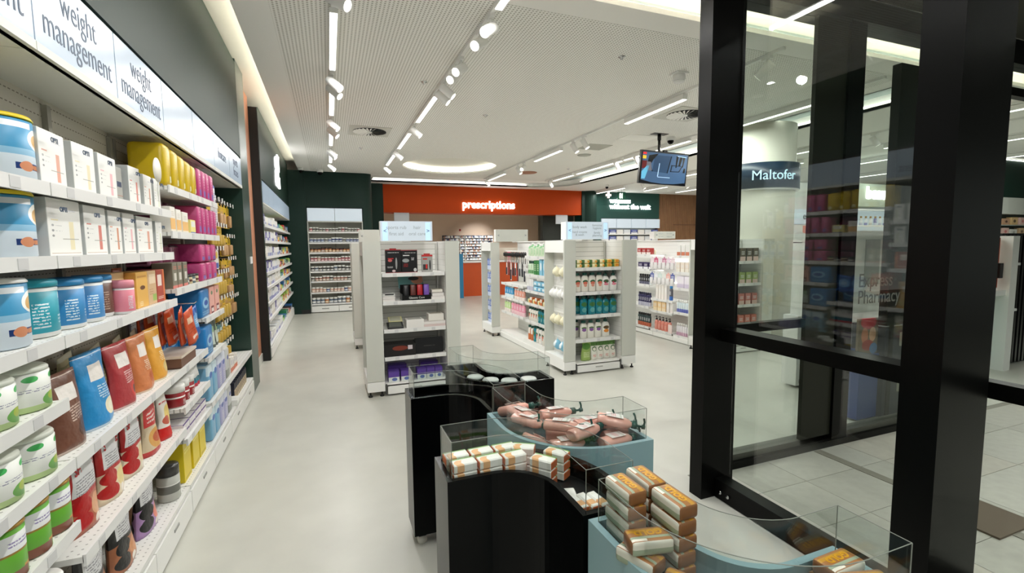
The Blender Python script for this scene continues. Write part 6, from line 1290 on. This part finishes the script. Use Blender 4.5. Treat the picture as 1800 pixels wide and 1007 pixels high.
# beauty wall
bw = empty('beauty_wall', (0, 0, 0)); tag(bw, 'white backlit beauty shelving seen through the doors', 'shelving')
MB().box(8.4, 7.25, 0, 12.6, 7.3, 2.85).build('back_panel', WHITE2, bw); MB().box(10.2, 6.95, 2.36, 12.6, 7.25, 2.85).build('fascia', mat('beauty_fascia', (176, 186, 170), .5), bw)
letter('beauty', .36, SIGNW, bw, (11.45, 6.93, 2.64), extrude=.01, bold=.014)
MB().box(10.2, 7.1, 1.5, 12.6, 7.15, 2.3).build('lit_back', LBOX2, bw)
for z in (2.3, 1.95, 1.6): MB().box(10.2, 6.9, z - .03, 12.6, 7.2, z).build('shelf', WHITE, bw)
for i in range(14): put(bottle(.07, .06, .2, MIXW[i % 4], GOLDL, .2, .5, .8), 10.3 + i * .16, 7.0, 1.95, 0, ORD[i] + ' pale cosmetic bottle on the lit beauty shelf', 'bottle', 'cosmetic bottles')
MB().box(8.75, 6.9, 1.98, 9.5, 7.25, 2.26).build('brand_lightbox', LBOX2, bw); letter('ene', .2, GREYT2, bw, (9.15, 6.89, 2.12), extrude=.002)
MB().box(8.75, 6.92, 1.6, 9.5, 7.25, 1.95).build('picture_panel', pack('salmon_picture', (224, 222, 218), [(.4, .95, .5, .95, (222, 150, 130)), (.1, .5, .1, .6, (206, 206, 204), 'e')], .5), bw); MB().box(8.7, 6.85, 0, 9.55, 7.25, 1.58).build('cabinet', WHITE, bw)
# consultation counter and green end wall
cn = empty('consult_counter', (0, 0, 0)); tag(cn, 'mint fronted counter with white top and orange screen behind glass', 'counter')
MB().box(7.0, 3.3, .04, 7.66, 3.7, .93).build('mint_front', mat('mint_laminate', (176, 212, 206), .5), cn); MB().box(6.95, 3.15, .93, 7.68, 3.75, .995).build('white_top', WHITE, cn)
MB().box(7.1, 3.22, 1.02, 7.58, 3.26, 1.625).build('orange_screen', ORANGE, cn); MB().box(7.62, 3.12, 0, 7.76, 3.7, 1.645).build('white_end_panel', WHITE, cn)
MB().box(7.50, 3.17, 1.14, 7.57, 3.22, 1.32).build('card_holder', BLACKM, cn)
bd = empty('black_display', (0, 0, 0)); tag(bd, 'black ribbed display fixture with chrome handles beside the counter', 'display')
MB().box(7.80, 3.3, 0, 8.6, 3.6, 1.68).build('carcass', BLACKM, bd)
for k in range(9): MB().box(7.81 + k * .085, 3.27, .02, 7.85 + k * .085, 3.30, 1.66).build('rib', mat('rib_black', (26, 26, 28), .25), bd)
for z in (.7, 1.28): MB().box(7.98, 3.24, z, 8.12, 3.26, z + .03).build('handle', WHT, bd)
ew = empty('wall_green_end', (0, 0, 0)); tag(ew, kind='structure')
MB().box(12.7, 6.02, 2.55, 18.5, 6.2, H).build('green_fascia', GREEN2, ew); MB().box(12.7, 6.02, 2.18, 18.5, 6.2, 2.55).build('white_band', WHITE2, ew); MB().box(12.7, 6.1, 0, 18.5, 6.2, 1.68).build('lower_panel', WHITE2, ew); MB().box(12.7, 6.19, 1.68, 18.5, 6.25, 2.18).build('niche_back', mat('niche_green', (70, 80, 72), .6), ew)
strip('cove_light', MB().box(12.7, 5.98, 3.36, 18.0, 6.0, 3.38), emis('end_wall_led', (255, 253, 246), 3.0), 'LED line over the green end wall beyond the shopfront')
for zz in (1.70, 1.94): MB().box(12.7, 6.0, zz - .02, 18.5, 6.2, zz).build('ledge', mat('ledge_glass', (160, 166, 160), .3), ew)
gift = [pack('giftbox_%d' % k, c, [(.3, .7, .3, .7, d, 'e')], .45) for k, (c, d) in enumerate((((206, 176, 140), (120, 90, 70)), ((226, 190, 180), (206, 120, 120)), ((190, 150, 120), (90, 60, 50)), ((216, 214, 206), (170, 170, 160)), ((214, 180, 130), (100, 80, 60))))]
for r_i, z in enumerate((1.70, 1.94)):
    for i in range(9): put(carton(.26 - .06 * (i % 3 == 2), .1, .17 - .03 * ((i + r_i) % 3 == 1), gift[(i * 2 + r_i) % 5]), 13.35 + i * .34, 6.08, z, 0, ORD[i] + ' gift box along the ' + ('lower' if r_i == 0 else 'upper') + ' ledge of the green end wall', 'box', 'gift boxes on the end wall')
# dispensary goods
dc = empty('dispensary_counter', (0, 0, 0)); tag(dc, 'orange prescriptions counter with a white top', 'counter')
MB().box(2.2, 14.35, .0, 6.6, 14.9, 1.06).build('orange_front', mat('orange_counter', (196, 78, 24), .45), dc); MB().box(2.15, 14.3, 1.06, 6.65, 14.95, 1.11).build('white_top', WHITE, dc); MB().box(2.2, 14.40, .0, 6.6, 14.42, .1).build('kick', mat('kick_dark', (110, 50, 24), .5), dc)
ms = empty('medicine_shelving', (4.15, 18.0, 0)); tag(ms, 'dense dispensary medicine shelving behind the counter', 'shelving')
MB().box(0, 0, 0, 2.05, .3, .88).build('base_cabinet', WHITE2, ms)
MB().box(0, .2, .9, 2.05, .3, 2.0).build('back_panel', mat('med_back', (60, 66, 80), .6), ms)
for k in range(10): MB().box(0, 0, .92 + k * .108, 2.05, .2, .93 + k * .108).build('shelf', WHITE2, ms)
for x in (.62, .82): MB().box(x, -.01, .9, x + .03, .2, 2.0).build('divider', mat('med_divider', (160, 160, 150), .5), ms)
rr = random.Random(9); mm = [mat('med_a', (190, 196, 206), .5), mat('med_b', (60, 70, 100), .5), mat('med_c', (160, 120, 100), .5), mat('med_d', (220, 220, 216), .5)]
mp = MB()
for k in range(10):
    x = .02
    while x < 2.0:
        w = rr.uniform(.03, .07); mp.box(x, .03, .93 + k * .108, x + w * .85, .19, .93 + k * .108 + rr.uniform(.05, .085), rr.randrange(4)); x += w
tag(mp.build('medicine_packs', mm, ms), kind='stuff')
tag(MB().box(-.04, 0, 0, .04, .01, .08).build('alarm_point', mat('red_box', (150, 30, 26), .5), None, (4.95, 18.58, 2.18)), 'small red alarm point on the pink dispensary wall', 'alarm')
for i, x in enumerate((2.05, 7.35)):
    tag(MB().box(-.22, 0, 0, .22, .03, .30).build('queue_sign', mat('pale_sign', (206, 210, 216), .5), None, (x, 14.34, 2.29)), ('blank pale sign hanging under the orange fascia, ' + ('green column end' if i == 0 else 'wellness end')), 'sign')
tag(MB().box(0, 0, 0, .12, .02, 1.35).build('pull_up_banner', mat('banner_blue', (40, 120, 160), .5), None, (3.66, 13.9, 0)), 'narrow blue banner standing before the orange counter', 'banner')
tag(MB().box(0, 0, 0, .5, .15, .25).build('cabinet_shelf_box', mat('kraft_box', (206, 180, 140), .6), None, (7.2, 16.58, 1.5)), 'kraft box on the white dispensary shelf', 'box')
